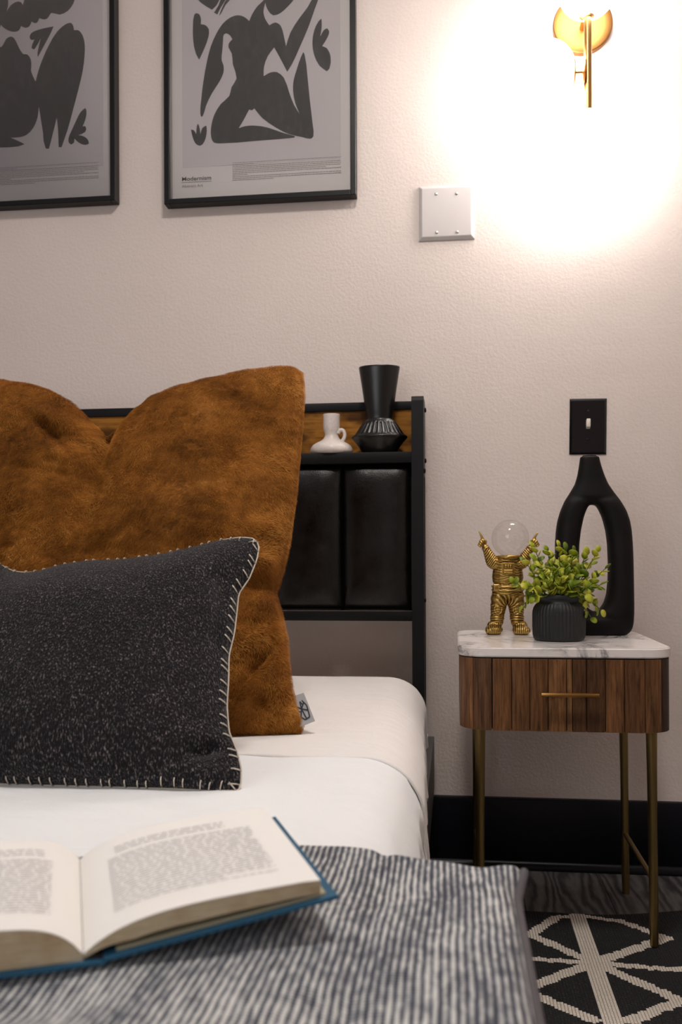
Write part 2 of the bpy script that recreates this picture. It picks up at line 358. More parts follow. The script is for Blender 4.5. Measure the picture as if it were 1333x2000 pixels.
# baseboards: tall board with quarter-round shoe
def baseboard(name, p0, p1, n):
    prof = [(0, 0), (.028, 0), (.028, .006), (.024, .014), (.018, .019), (.0155, .0195), (.0155, .152), (.013, .158), (.013, .164), (.010, .170), (0, .171)]
    V = []; Fc = []
    for p in (p0, p1):
        for a_, b_ in prof: V.append((p[0]+n[0]*a_, p[1]+n[1]*a_, b_))
    k = len(prof)
    for i in range(k-1): Fc.append((i, i+1, k+i+1, k+i))
    Fc.append(tuple(range(k-1, -1, -1))); Fc.append(tuple(range(k, 2*k)))
    o = pyd(name, V, Fc, TRIM, smooth=False); sharp(o.data, 30); return struct(o)
baseboard('baseboard_back', (X0, 0), (X1, 0), (0, -1)); baseboard('baseboard_right', (X1, -.03), (X1, Y0), (-1, 0)); baseboard('baseboard_left', (X0, Y0), (X0, -.03), (1, 0))
baseboard('baseboard_front', (X1, Y0), (X0, Y0), (0, 1))
cl = empty('ceiling_light', (-.05, -1.35, H), 'round flush ceiling lamp with a white diffuser above the bed', 'lamp')
lathe('lamp_base', [(.17, -.03), (.175, -.02), (.175, 0)], (-.05, -1.35, H-.0005), WFR, cl)
lathe('diffuser', [(.02, -.075), (.08, -.07), (.13, -.055), (.155, -.035), (.16, -.0305)], (-.05, -1.35, H), DIFF, cl)

# ------------------------------------------------------------------ rug
AX, AY = .253, -.541
segs = [((0, .228), (0, -.225), .0125), ((0, 0), (-.107, .115), .0095), ((-.107, .115), (-.045, .213), .0085), ((-.045, .216), (.0, .222), .006),
        ((0, 0), (-.30, .004), .0068), ((0, 0), (-.14, -.125), .0095), ((-.14, -.125), (-.032, -.213), .0095),
        ((0, 0), (.160, .130), .0095), ((.160, .130), (.085, .205), .0075), ((.085, .205), (.018, .223), .006),
        ((0, 0), (.12, -.010), .0072), ((.12, -.010), (.30, -.004), .0072), ((0, 0), (.125, -.132), .0100), ((.125, -.132), (.027, -.213), .0095)]
RX0, RX1, RY0 = -.05, 1.25, -1.95; rs = .0056; cs = .0042
xs = np.arange(math.floor(RX0/rs), math.ceil(RX1/rs))*rs
nyy = int((-.24-RY0)/cs)+1; vrow = np.linspace(0, 1, nyy)
edge = -.303+.056*np.clip((xs-.27)/.26, 0, 1)**1.5 + .004*np.sin(xs*14)
Xg = np.repeat(xs[:, None], nyy, 1); Yg = RY0+(edge[:, None]-RY0)*vrow[None]
Zg = np.full_like(Xg, .0065) + .0008*np.sin(Xg*11)*np.sin(Yg*9)
V = np.stack([Xg, Yg, Zg], -1).reshape(-1, 3); Q = grid_faces(len(xs), nyy, flip=True)
nb = len(V)
# skirt
me = fast_mesh('rug', np.concatenate([V, V*[1, 1, 0]+[0, 0, .0004]]), np.concatenate([Q] + [np.array([[a_, a_+st_, a_+st_+nb, a_+nb]]) for a_, st_ in [(i_*nyy, nyy) for i_ in range(len(xs)-1)]+[(i_*nyy+nyy-1, nyy) for i_ in range(len(xs)-1)]]+[np.array([[j, j+1, j+1+nb, j+nb]]) for j in list(range(nyy-1))+list(range((len(xs)-1)*nyy, len(xs)*nyy-1))]))
cxm = (Q.shape[0],)
cx_ = V[Q].mean(1)[:, 0]-AX; cy_ = V[Q].mean(1)[:, 1]-AY
ribi = np.floor((cx_+AX)/rs); jx = np.sin(ribi*12.9898)*43758.5; jx = jx-np.floor(jx)
Tx, Ty = .60, .52
tx = (cx_+Tx/2) % Tx - Tx/2; ty = (cy_+Ty/2) % Ty-Ty/2 + (jx-.5)*.006
pat = np.zeros(len(Q), bool)
for (p, q, wd) in segs:
    p = np.array(p); q = np.array(q); d = q-p; t = np.clip(((tx-p[0])*d[0]+(ty-p[1])*d[1])/(d@d), 0, 1)
    pat |= np.hypot(tx-p[0]-t*d[0], ty-p[1]-t*d[1]) < wd*1.28
pf = np.zeros(len(me.polygons), np.float32); pf[:len(Q)] = pat
at2 = me.attributes.new('pat', 'FLOAT', 'FACE'); at2.data.foreach_set('value', pf)
rug = link('rug', me, RUG, smooth=False); tag(rug, 'black flat-woven rug with a cream star pattern under the front nightstand leg', 'rug')

# ------------------------------------------------------------------ headboard and bed frame
HB = empty('bed_frame', (-.765, -.1, 0), 'black metal bed frame with a padded headboard, shelf and rustic board strip', 'bed frame')
XL, XR = -1.458, -.101       # inner face of right post, outer of left
def post(x0, x1):
    V = []; prof = [(-.13, 0), (0, 0)]
    pts = [(-.13, 0.0)] + [(-.13, 1.128)] + [(-.13+.014*(1-math.cos(a_)), 1.128+.014*math.sin(a_)) for a_ in np.linspace(.3, PI/2, 6)] + [(-.028, 1.142), (-.018, 1.138), (-.012, 1.128), (-.012, .0), (-.040, 0), (-.040, .955), (-.102, .955), (-.102, 0)]
    n = len(pts)
    bm = bmesh.new(); a1 = [bm.verts.new((x0, y, z)) for y, z in pts]; f = bm.faces.new(a1)
    r = bmesh.ops.extrude_face_region(bm, geom=[f]); vs = [g_ for g_ in r['geom'] if isinstance(g_, bmesh.types.BMVert)]
    for v_ in vs: v_.co.x = x1
    return bmo('post', bm, BLACK, HB, auto=30)
post(XR, XR+.0285); post(XL, XL+.0285)
# bevel edges look: narrow strips
obox('top_rail', (XL+.0285, XR, -.045, -.020, 1.122, 1.143), BLACK, HB, .002)
obox('board_strip', (XL+.0285, XR, -.040, -.026, .96, 1.122), BOARD, HB)
obox('shelf', (XL+.0285, XR, -.13, -.045, .984, 1.010), BLACK, HB, .0015)
obox('lower_rail', (XL+.0285, XR, -.13, -.105, .611, .633), BLACK, HB, .0015)
pw = .1661
for k in range(8):
    x1 = XR-.0005-k*pw; x0 = x1-pw+.0004; z0, z1 = .634, .9835; n1, n2 = 26, 44
    u = np.linspace(-1, 1, n1)[:, None]; v_ = np.linspace(-1, 1, n2)[None]
    prof = (np.clip(1-np.abs(u)**3.2, 0, 1)**.6)*(np.clip(1-np.abs(v_)**8, 0, 1)**.55)
    Y = -.102-.026*prof
    X = (x0+x1)/2+u*(x1-x0)/2+0*v_; Z = (z0+z1)/2+v_*(z1-z0)/2+0*u
    for i in range(n1):
        for j in range(n2): Y[i, j] -= .0022*prof[i, j]*nz(X[i, j], Z[i, j], 16, k)
    Vf = np.stack([X+0*Y, Y, Z+0*Y], -1).reshape(-1, 3); Vb = Vf.copy(); Vb[:, 1] = -.09
    rim = [i*n2 for i in range(n1)]+[(n1-1)*n2+j for j in range(1, n2)]+[i*n2+n2-1 for i in range(n1-2, -1, -1)]+[j for j in range(n2-2, 0, -1)]
    R = np.array([[rim[i], rim[(i+1) % len(rim)], rim[(i+1) % len(rim)]+n1*n2, rim[i]+n1*n2] for i in range(len(rim))])
    Fq = np.concatenate([grid_faces(n1, n2), grid_faces(n1, n2, n1*n2, True), R])
    link('padded_panel', fast_mesh('padded_panel', np.concatenate([Vf, Vb]), Fq), LEATHER, HB)
for z in (1.118, .995, .965, .66):
    for yy_ in ((-.118,) if z < .98 else (-.055,)):
        V, Fc = tube_data([(XR+.0285, yy_, z), (XR+.0315, yy_, z), (XR+.033, yy_, z)], [.006, .006, .0035], 12); pyd('bolt', V, Fc, BLACK, HB)
# side rails, foot rail, legs, slats
sr0 = at(846, 1468, -.17)
obox('side_rail', (-.0705, -.052, -2.14, -.045, .20, .325), RAILM, HB, .002)
obox('side_rail', (-1.478, -1.4595, -2.14, -.045, .20, .325), RAILM, HB, .002)
obox('foot_rail', (-1.4595, -.0705, -2.14, -2.11, .2, .3), RAILM, HB, .002)
for x in (-1.4585, -.1005):
    obox('leg', (x, x+.03, -2.11, -2.08, 0, .25), RAILM, HB, .001)
    obox('leg', (x, x+.03, -1.15, -1.12, 0, .25), RAILM, HB, .001)
for k in range(10): obox('slat', (-1.4595, -.0705, -2.0+k*.2, -1.94+k*.2, .185, .199), RAILM, HB)

# ------------------------------------------------------------------ mattress, folded-back sheet
MX0, MX1 = -1.452, -.078; MZ0, MZ1 = .20, .481
def section(y, x1f, ztop, R, n=40, zlow=MZ0, x0=MX0):
    # right half profile from the middle to the lower side
    pts = []
    xc = x1f-R; zc = ztop-R
    return xc, zc
def bedding(name, ya, yb, off, zlow, mat, parent=None, ny=120, wr=1.0, hemwave=0, x1fun=None, both=True, R=.085, seed=0):
    """cloth over the mattress: arc-length grid across x and down both sides"""
    ys = np.linspace(ya, yb, ny); rows = []
    for y in ys:
        ex = x1fun(y) if x1fun else MX1
        top = MZ1+off; xr = ex+off; xl = MX0-off-(ex-MX1)
        pts = []
        arc = [(xr-R+R*math.sin(t), top-R*.9+R*.9*math.cos(t)) for t in np.linspace(0, PI/2, 12)]
        side = [(xr+.0*s, top-R*.9-s) for s in np.linspace(0, top-R*.9-zlow, 22)[1:]]
        rt = arc+side
        arcl = [(xl+R-R*math.sin(t), z_) for (t, (_, z_)) in zip(np.linspace(0, PI/2, 12), arc)]
        sidel = [(xl, z_) for _, z_ in side]
        mid = [(x_, top) for x_ in np.linspace(xl+R, xr-R, 70)[1:-1]]
        rows.append(list(reversed(arcl+sidel))+mid+rt)
    A = np.array(rows); n2 = A.shape[1]; P = np.zeros((ny, n2, 3)); P[:, :, 0] = A[:, :, 0]; P[:, :, 2] = A[:, :, 1]; P[:, :, 1] = ys[:, None]
    for i in range(ny):
        y = ys[i]
        for j in range(n2):
            x, z = A[i, j]; down = max(0, (MZ1+off-.05-z)/.2)
            f = wr*(.0016*nz(x*1.3, y, 9, seed)+.0009*nz(x, y*2.6, 22, seed+1))
            if z > MZ1-.03: P[i, j, 2] += max(f, -.0015) + .0015*wr
            if down > 0:
                s = 1 if x > -.7 else -1
                P[i, j, 0] += s*min(down, 1.2)*(.018*wr*nz(y*1.0+z*.8, z*.25, 14, seed+2)+.009*wr*nz(y+z*.6, z*.3, 34, seed+3)+.002)
            P[i, j, 1] += hemwave*.004*nz(x, 0, 8, seed+5)*(i == 0 or i == ny-1)
    return P, ys, n2
def flare(y):    # sheet edge stands out a little further towards the foot
    t = min(max((-.2-y)/1.0, 0), 1); return MX1+.006+.026*t*t*(3-2*t)
# mattress body
bm = bmesh.new(); 
P, ys, n2 = bedding('m', -2.10, -.145, 0, MZ0+.002, None, ny=150, wr=.6, seed=4)
for i, y in enumerate(ys):      # round the ends
    e = min(y+2.10, -.145-y); k = max(0, 1-e/.05)
    if k > 0: P[i, :, 2] -= (1-math.sqrt(max(0, 1-k*k)))*.045*(P[i, :, 2] > MZ1-.13)
Vm = P.reshape(-1, 3); ny = len(ys); Q = grid_faces(ny, n2, flip=True)
me = bpy.data.meshes.new('fitted_sheet')
faces = [tuple(q) for q in Q]; faces.append(tuple(range(0, n2))); faces.append(tuple((ny-1)*n2+j for j in range(n2-1, -1, -1)))
faces.append(tuple([i*n2 for i in range(ny)]+[i*n2+n2-1 for i in range(ny-1, -1, -1)]))
me.from_pydata([tuple(v) for v in Vm], [], faces); me.update()
mat_e = link('mattress', me, SHEET_N); tag(mat_e, 'mattress in a smooth cool-white fitted sheet lying on the bed frame', 'mattress'); sharp(me, 60)
# folded back sheet near the headboard, its hem ends below the pillows
def cloth(name, P, mat, thick, parent=None, uv=None):
    n1, n2 = P.shape[:2]; V = P.reshape(-1, 3)
    du = np.gradient(P, axis=0); dv = np.gradient(P, axis=1); N = np.cross(du, dv); N /= np.linalg.norm(N, axis=2, keepdims=True)+1e-12
    if N[n1//2, n2//2, 2] < 0: N = -N
    Vi = (P-N*thick).reshape(-1, 3)
    rim = [i*n2 for i in range(n1)]+[(n1-1)*n2+j for j in range(1, n2)]+[i*n2+n2-1 for i in range(n1-2, -1, -1)]+[j for j in range(n2-2, 0, -1)]
    R = np.array([[rim[i], rim[(i+1) % len(rim)], rim[(i+1) % len(rim)]+n1*n2, rim[i]+n1*n2] for i in range(len(rim))])
    me = fast_mesh(name, np.concatenate([V, Vi]), np.concatenate([grid_faces(n1, n2), grid_faces(n1, n2, n1*n2, True), R]))
    bm = bmesh.new(); bm.from_mesh(me); bmesh.ops.recalc_face_normals(bm, faces=bm.faces); bm.to_mesh(me); bm.free()
    return link(name, me, mat, parent)
P, ys, n2 = bedding('s', -1.035, -.15, .0050, .315, SHEET_F, ny=110, wr=1.0, seed=11, x1fun=flare, hemwave=1)
for i, y in enumerate(ys):
    e = -.15-y; k = max(0, 1-e/.05)
    if k > 0: P[i, :, 2] -= (1-math.sqrt(max(0, 1-k*k)))*.04*(P[i, :, 2] > MZ1-.13)
# small swagged hem on the hanging side
for j in range(n2):
    z = P[0, j, 2]; 
    if z < MZ1-.02: P[:6, j, 1] += (MZ1-z)*.16*np.linspace(1, 0, 6)*0
    P[0, j, 1] += .003*math.sin(P[0, j, 0]*31)
sh = cloth('folded_sheet', P, SHEET_F, .003); tag(sh, 'warm-white sheet folded back over the head end of the mattress', 'sheet')
# near sheet drape hanging at the right side (below hem line)
P, ys, n2 = bedding('s2', -2.02, -1.0, .0022, .285, SHEET_N, ny=120, wr=1.6, seed=23, x1fun=lambda y: flare(y)-.001)
ns = cloth('flat_sheet', P, SHEET_N, .0018); tag(ns, 'cool-white flat sheet over the middle of the mattress, hanging in creases at the side', 'sheet')

# ------------------------------------------------------------------ woven throw
BX0, BX1, BY0, BY1 = -1.60, .046, -2.09, -1.484
nx, nyb = 330, 130
XS = np.linspace(BX0, BX1, nx); S = np.linspace(0, 1, nyb)
tufts = [(-.062, -1.585), (-.245, -1.80), (-.43, -1.60), (-.06, -1.80), (-.62, -1.8), (-.80, -1.6), (-.98, -1.8), (-.14, -1.95)]
top = np.zeros((nx, nyb, 3)); bot = np.zeros((nx, nyb, 3))
for i, x in enumerate(XS):
    ey = BY1 - .050*max(0, (x+.10)/.152)**1.4*(x > -.10) + .004*nz(x, 0, 9, 3) - min(.11, .42*max(0, -.20-x))
    for j, s in enumerate(S):
        y = BY0+(ey-BY0)*s
        droop = -.003*(max(0, x+.055)/.107)**1.6 if x > -.055 else 0
        dl = -.016*(max(0, -1.475-x)/.12)**1.6 if x < -1.475 else 0
        h = .017
        h += .0045*nz(x, y, 7, 1)+.0022*nz(x, y*1.5, 19, 2)
        for (tx_, ty_) in tufts: h -= .008*math.exp(-((x-tx_)**2*.7+(y-ty_)**2)/.0013)
        h -= .004*math.exp(-((x+.062)/.007)**2)
        eX = min(x-BX0, BX1-x); eY = min(y-BY0, ey-y)
        rX = math.sqrt(max(0, 1-(1-min(eX/.022, 1))**2)); rY = math.sqrt(max(0, 1-(1-min(eY/.016, 1))**2))
        base = .4925+droop+dl
        top[i, j] = (x, y, base+max(h, .006)*rX*rY+.0015)
        bot[i, j] = (x, y, base-.0005*rX*rY-.0)
top[:, :, 2] += 0
k = max(0, 0)
for i in range(nx):            # dog-eared far corner
    for j in range(nyb):
        d = math.hypot((XS[i]-BX1), (top[i, j, 1]-top[-1, -1, 1]))
        g_ = math.exp(-(d/.016)**2)
        for A_ in (top, bot): A_[i, j, 0] += .008*g_; A_[i, j, 1] += .006*g_; A_[i, j, 2] += .012*g_
Vt = top.reshape(-1, 3); Vb = bot.reshape(-1, 3)
rim = [i*nyb for i in range(nx)]+[(nx-1)*nyb+j for j in range(1, nyb)]+[i*nyb+nyb-1 for i in range(nx-2, -1, -1)]+[j for j in range(nyb-2, 0, -1)]
R = np.array([[rim[i], rim[(i+1) % len(rim)], rim[(i+1) % len(rim)]+nx*nyb, rim[i]+nx*nyb] for i in range(len(rim))])
me = fast_mesh('throw', np.concatenate([Vt, Vb]), np.concatenate([grid_faces(nx, nyb), grid_faces(nx, nyb, nx*nyb, True), R]))
uvl = me.uv_layers.new(name='UVMap'); vi = np.zeros(len(me.loops), np.int32); me.loops.foreach_get('vertex_index', vi)
allv = np.concatenate([Vt, Vb]); uvl.data.foreach_set('uv', allv[vi][:, :2].astype(np.float32).ravel())
bm = bmesh.new(); bm.from_mesh(me); bmesh.ops.recalc_face_normals(bm, faces=bm.faces); bm.to_mesh(me); bm.free()
th = link('throw_blanket', me, WOVEN); tag(th, 'padded navy and off-white woven throw spread across the foot of the bed', 'blanket')
path = [tuple(top[-1, j]+np.array((.0015, 0, -.001))) for j in range(0, nyb, 3)]+[tuple(top[-1, -1]+np.array((.002, .001, -.001)))]
tube('edge_binding', path, .0042, BIND, th, n=8)

# ------------------------------------------------------------------ pillows
def coons(edges, n1, n2, p0, nrm, cl=0.483, it=2):
    T, R_, B, L_ = [smooth_line(resample([tuple(on_plane(px, py, p0, nrm)) for px, py in e], n), it) for e, n in zip(edges, (n1, n2, n1, n2))]
    B = B[::-1]; L_ = L_[::-1]       # T,B left->right ; R,L top->bottom
    u = np.linspace(0, 1, n1)[:, None, None]; v = np.linspace(0, 1, n2)[None, :, None]
    T[0] = L_[0]; T[-1] = R_[0]; B[0] = L_[-1]; B[-1] = R_[-1]
    return (1-v)*T[:, None]+v*B[:, None]+(1-u)*L_[None]+u*R_[None]-((1-u)*(1-v)*T[0]+u*(1-v)*T[-1]+(1-u)*v*B[0]+u*v*B[-1])
def pillow(name, P, nrm, thick, wrinkle, mat, parent, pw_=2.2, ex=.42, cl=.484):
    n1, n2 = P.shape[:2]; nrm = np.array(nrm)
    u = np.linspace(-1, 1, n1)[:, None]; v = np.linspace(-1, 1, n2)[None]
    h = (np.clip(1-np.abs(u)**pw_, 0, 1)*np.clip(1-np.abs(v)**pw_, 0, 1))**ex
    W = np.zeros((n1, n2))
    for i in range(n1):
        for j in range(n2): W[i, j] = wrinkle(u[i, 0], v[0, j], P[i, j])
    edge_ = np.clip(h*3, 0, 1)
    front = P-nrm*(thick*.5*h+W*edge_)[:, :, None]; back = P+nrm*(thick*.5*h)[:, :, None]
    for A_ in (front, back): A_[:, :, 2] = np.maximum(A_[:, :, 2], cl)
    idx = np.arange(n1*n2).reshape(n1, n2); idb = idx+n1*n2
    V = np.concatenate([front.reshape(-1, 3), back.reshape(-1, 3)])
    me = fast_mesh(name, V, np.concatenate([grid_faces(n1, n2), grid_faces(n1, n2, n1*n2, True)]))
    bm = bmesh.new(); bm.from_mesh(me); bmesh.ops.remove_doubles(bm, verts=bm.verts, dist=.0001); bmesh.ops.recalc_face_normals(bm, faces=bm.faces); bm.to_mesh(me); bm.free()
    return link(name, me, mat, parent), front, back
# rust fur pillow
p0 = (-.4, -.885, .481); d_ = Vector((0, .265, .626)).normalized(); nr = Vector((1, 0, 0)).cross(d_); nr = -nr if nr.y < 0 else nr   # nr points away from the camera
E_r = [[(-125, 742), (-60, 738), (0, 749), (60, 761), (110, 779), (155, 803), (185, 832), (207, 856), (232, 838), (262, 815), (300, 790), (360, 768), (430, 749), (490, 733), (540, 722), (575, 720), (591, 730)],
       [(591, 730), (594, 775), (590, 840), (583, 910), (576, 980), (566, 1050), (553, 1110), (538, 1160), (550, 1200), (560, 1245), (563, 1290), (570, 1345), (580, 1385), (593, 1412), (588, 1432)],
       [(588, 1432), (540, 1438), (500, 1443), (460, 1446), (200, 1450), (-60, 1440), (-120, 1432)],
       [(-120, 1432), (-105, 1100), (-125, 742)]]
P = coons(E_r, 190, 190, p0, nr)
RP = empty('rust_pillow', (-.45, -.885, .484), 'large rust-orange faux-fur pillow with a dented top, behind the charcoal pillow', 'pillow')
cu_ = 0.0
def wr_r(u, v, p):
    x, z = p[0], p[2]
    val = .011*nz(x, z, 7, 1)+.0065*nz(x, z*1.8, 16, 2)+.0035*nz(x*.8, z*2, 38, 8)
    uc = u-(.03); t = (1-v)/2      # t=1 at the top (v=-1)
    val -= .026*math.exp(-(uc/.22)**2)*max(0, (t-.35)/.65)**1.2+.034*math.exp(-((uc+.05*(1-t))/.05)**2)*max(0, (t-.55)/.45)**1.1
    val += .016*math.exp(-((uc+.20)/.09)**2)*max(0, (t-.5)/.5)*math.exp(-((v+.72)/.25)**2)-.012*math.exp(-((v+.62-.5*(u+.2))/.05)**2)*math.exp(-((u+.35)/.25)**2)-.008*math.exp(-((v+.40+.25*(u+.2))/.05)**2)*math.exp(-((u+.25)/.2)**2)
    val += .014*math.exp(-((u+.35)/.2)**2)*t + .010*math.exp(-((u-.42)/.25)**2)*t
    # folds fanning from the notch to the left
    if u < .05: val += .011*math.sin(24*(v+.95)+9*u)*math.exp(-((v+.72)/.22)**2)*math.exp(-((u+.25)/.3)**2)
    # horizontal folds at the right edge
    e = math.exp(-((u-.93)/.17)**2)
    val += e*.014*(math.sin(30*v+2*u)*math.exp(-((v-.22)/.22)**2)) + .012*math.exp(-((u-.80)/.12)**2)*math.exp(-((v-.82+.9*(u-.8))/.05)**2) - .012*math.exp(-((u-.84)/.14)**2)*math.exp(-((v-.74+.9*(u-.8))/.04)**2)
    return val
pb, front, back = pillow('cover', P, tuple(nr), .205, wr_r, FURB, RP)
# piping seam on the right edge
# fur
def fur(front, back, N, length, parent, mat, rad=.00018):
    cos = []; 
    def samp(G, n, sgn, eb):
        n1, n2 = G.shape[:2]
        u = rng.random(n)*(n1-1.001); v = rng.random(n)*(n2-1.001)
        if eb:
            m = rng.random(n) < .5; k_ = rng.random(n)**2*14
            side = rng.integers(0, 4, n)
            u = np.where(side == 0, k_, np.where(side == 1, n1-1.001-k_, u)); v = np.where(side == 2, k_, np.where(side == 3, n2-1.001-k_, v))
        i = u.astype(int); j = v.astype(int); fu = (u-i)[:, None]; fv = (v-j)[:, None]
        Pp = (1-fu)*(1-fv)*G[i, j]+fu*(1-fv)*G[i+1, j]+(1-fu)*fv*G[i, j+1]+fu*fv*G[i+1, j+1]
        du = G[i+1, j]-G[i, j]; dv = G[i, j+1]-G[i, j]; Nn = np.cross(du, dv)*sgn; Nn /= np.linalg.norm(Nn, axis=1, keepdims=True)+1e-12
        return Pp, Nn
    s0 = 1 if np.cross(front[60, 60]-front[59, 60], front[60, 61]-front[60, 60])[1] < 0 else -1
    A = [samp(front, int(N*.80), s0, False), samp(front, int(N*.11), s0, True), samp(back, int(N*.09), -s0, True)]
    Pp = np.concatenate([a_[0] for a_ in A]); Nn = np.concatenate([a_[1] for a_ in A]); n = len(Pp)
    x, z = Pp[:, 0], Pp[:, 2]
    def sn(a_, b_, s, ph): return np.sin(a_*s+ph+1.7*np.sin(b_*s*.8+ph*2))*np.cos(b_*s*1.1-ph+1.3*np.sin(a_*s*.7+ph))
    f1 = sn(x, z, 21, .5)+.6*sn(x, z, 47, 1.9)+.35*sn(z, x, 110, 3.1)
    f2 = sn(z, x, 26, 2.5)+.6*sn(z, x, 58, .4)
    ang = -PI/2+1.0*f1+.35*f2+rng.normal(0, .35, n)
    flow = np.stack([np.cos(ang), np.zeros(n), np.sin(ang)], 1); flow -= Nn*(flow*Nn).sum(1, keepdims=True); flow /= np.linalg.norm(flow, axis=1, keepdims=True)+1e-9
    lift = .34+.22*np.clip(f2, -1, 1)+rng.normal(0, .08, n)
    L = length*(.7+.6*rng.random(n)); d = Nn*lift[:, None]+flow*.8
    d /= np.linalg.norm(d, axis=1, keepdims=True)
    mid = Pp+ (Nn*.65+d*.6)*L[:, None]*.45; tip = Pp+(Nn*.28+d)*L[:, None]
    pos = np.stack([Pp-Nn*.0006, mid, tip], 1)
    pos[:, :, 2] = np.maximum(pos[:, :, 2], .4835)
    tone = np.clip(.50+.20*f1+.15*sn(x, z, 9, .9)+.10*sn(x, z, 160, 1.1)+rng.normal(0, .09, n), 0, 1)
    hc = bpy.data.hair_curves.new('fur'); hc.add_curves([3]*n)
    hc.attributes['position'].data.foreach_set('vector', pos.astype(np.float32).ravel())
    ra = hc.attributes.get('radius') or hc.attributes.new('radius', 'FLOAT', 'POINT')
    ra.data.foreach_set('value', np.tile(np.array([rad, rad*.8, rad*.25], np.float32), n))
    ta = hc.attributes.new('tone', 'FLOAT', 'POINT')
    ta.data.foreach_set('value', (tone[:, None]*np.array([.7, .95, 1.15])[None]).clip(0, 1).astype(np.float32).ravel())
    hc.materials.append(mat)
    o = bpy.data.objects.new('fur', hc); COL.objects.link(o); o.parent = parent; o.matrix_parent_inverse = Matrix.Translation(-parent.location); o['kind'] = 'stuff'
    return o
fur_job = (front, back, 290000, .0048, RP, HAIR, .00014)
# fabric tag
tn = Vector((.15, -.9, .42)).normalized()
tp = [(566, 1362), (594, 1353), (616, 1408), (586, 1420)]
tv = [on_plane(px, py, (-.245, -.885, .50), Vector((0, -.8, .6))) for px, py in tp]
nn = (tv[1]-tv[0]).cross(tv[3]-tv[0]).normalized(); nn = -nn if nn.y > 0 else nn
V = tv+[p-nn*.0008 for p in tv]
tg = pyd('fabric_tag', V, [(0, 1, 2, 3), (7, 6, 5, 4), (0, 4, 5, 1), (1, 5, 6, 2), (2, 6, 7, 3), (3, 7, 4, 0)], TAGM, RP, smooth=False); tg['label'] = 'grey satin tag with a dark angular emblem'
def tagpt(a_, b_): return tv[0]+(tv[1]-tv[0])*a_+(tv[3]-tv[0])*b_+nn*.0004
V = []; Fc = []
def tline(a0, b0, a1, b1, wd=.045):
    d = Vector((a1-a0, (b1-b0))); L = d.length; nx_, ny_ = -d.y/L*wd, d.x/L*wd; k_ = len(V)
    for (a_, b_) in ((a0+nx_, b0+ny_*.6), (a1+nx_, b1+ny_*.6), (a1-nx_, b1-ny_*.6), (a0-nx_, b0-ny_*.6)): V.append(tagpt(a_, b_))
    Fc.append((k_, k_+1, k_+2, k_+3))
for s_ in [(.50, .48, .78, .30), (.78, .30, .90, .42), (.50, .48, .88, .58), (.88, .58, .84, .80), (.90, .42, .88, .58), (.50, .48, .55, .24), (.55, .24, .66, .36), (.50, .48, .22, .36), (.22, .36, .20, .52), (.20, .52, .40, .56), (.50, .48, .30, .72), (.30, .72, .50, .84), (.50, .84, .84, .80), (.50, .48, .60, .8), (.70, .22, .78, .30)]: tline(*s_)
pyd('emblem', V, Fc, TAGINK, tg, smooth=False)

# charcoal pillow
p0b = (-.35, -1.225, .481); db = Vector((0, .215, .31)).normalized(); nb_ = Vector((1, 0, 0)).cross(db); nb_ = -nb_ if nb_.y < 0 else nb_
E_b = [[(-385, 1062), (-300, 1075), (-150, 1092), (-40, 1098), (0, 1103), (28, 1117), (50, 1119), (84, 1117), (130, 1107), (177, 1100), (250, 1096), (325, 1084), (380, 1071), (430, 1056), (470, 1050), (498, 1052), (507, 1066)],
       [(507, 1066), (503, 1092), (488, 1130), (467, 1160), (463, 1200), (458, 1240), (448, 1280), (447, 1330), (444, 1380), (448, 1430), (462, 1462), (472, 1500), (472, 1530), (464, 1551)],
       [(464, 1551), (440, 1554), (400, 1550), (340, 1543), (250, 1540), (100, 1536), (0, 1533), (-150, 1533), (-380, 1545)],
       [(-380, 1545), (-360, 1300), (-385, 1062)]]
P = coons(E_b, 210, 130, p0b, nb_)
BP = empty('charcoal_pillow', (-.52, -1.225, .484), 'charcoal boucle lumbar pillow with cream blanket-stitched edges, in front of the rust pillow', 'pillow')
def wr_b(u, v, p):
    x, z = p[0], p[2]; t = (1-v)/2
    val = .004*nz(x, z, 9, 6)+.0018*nz(x, z, 22, 7)
    val -= .014*math.exp(-((u-.02)/.12)**2)*max(0, (t-.6)/.4)
    val -= .016*math.exp(-((v-.78+.55*(u-.8))/.05)**2)*math.exp(-((u-.86)/.10)**2)
    val += .010*math.exp(-((v-.93+.4*(u-.8))/.05)**2)*math.exp(-((u-.88)/.12)**2)
    val -= .008*math.exp(-((u-.93)/.03)**2)*math.exp(-((v+.45)/.3)**2)
    return val
cb, fb, bb = pillow('cover', P, tuple(nb_), .15, wr_b, BOUCLE, BP, pw_=2.8, ex=.66, cl=.4855)
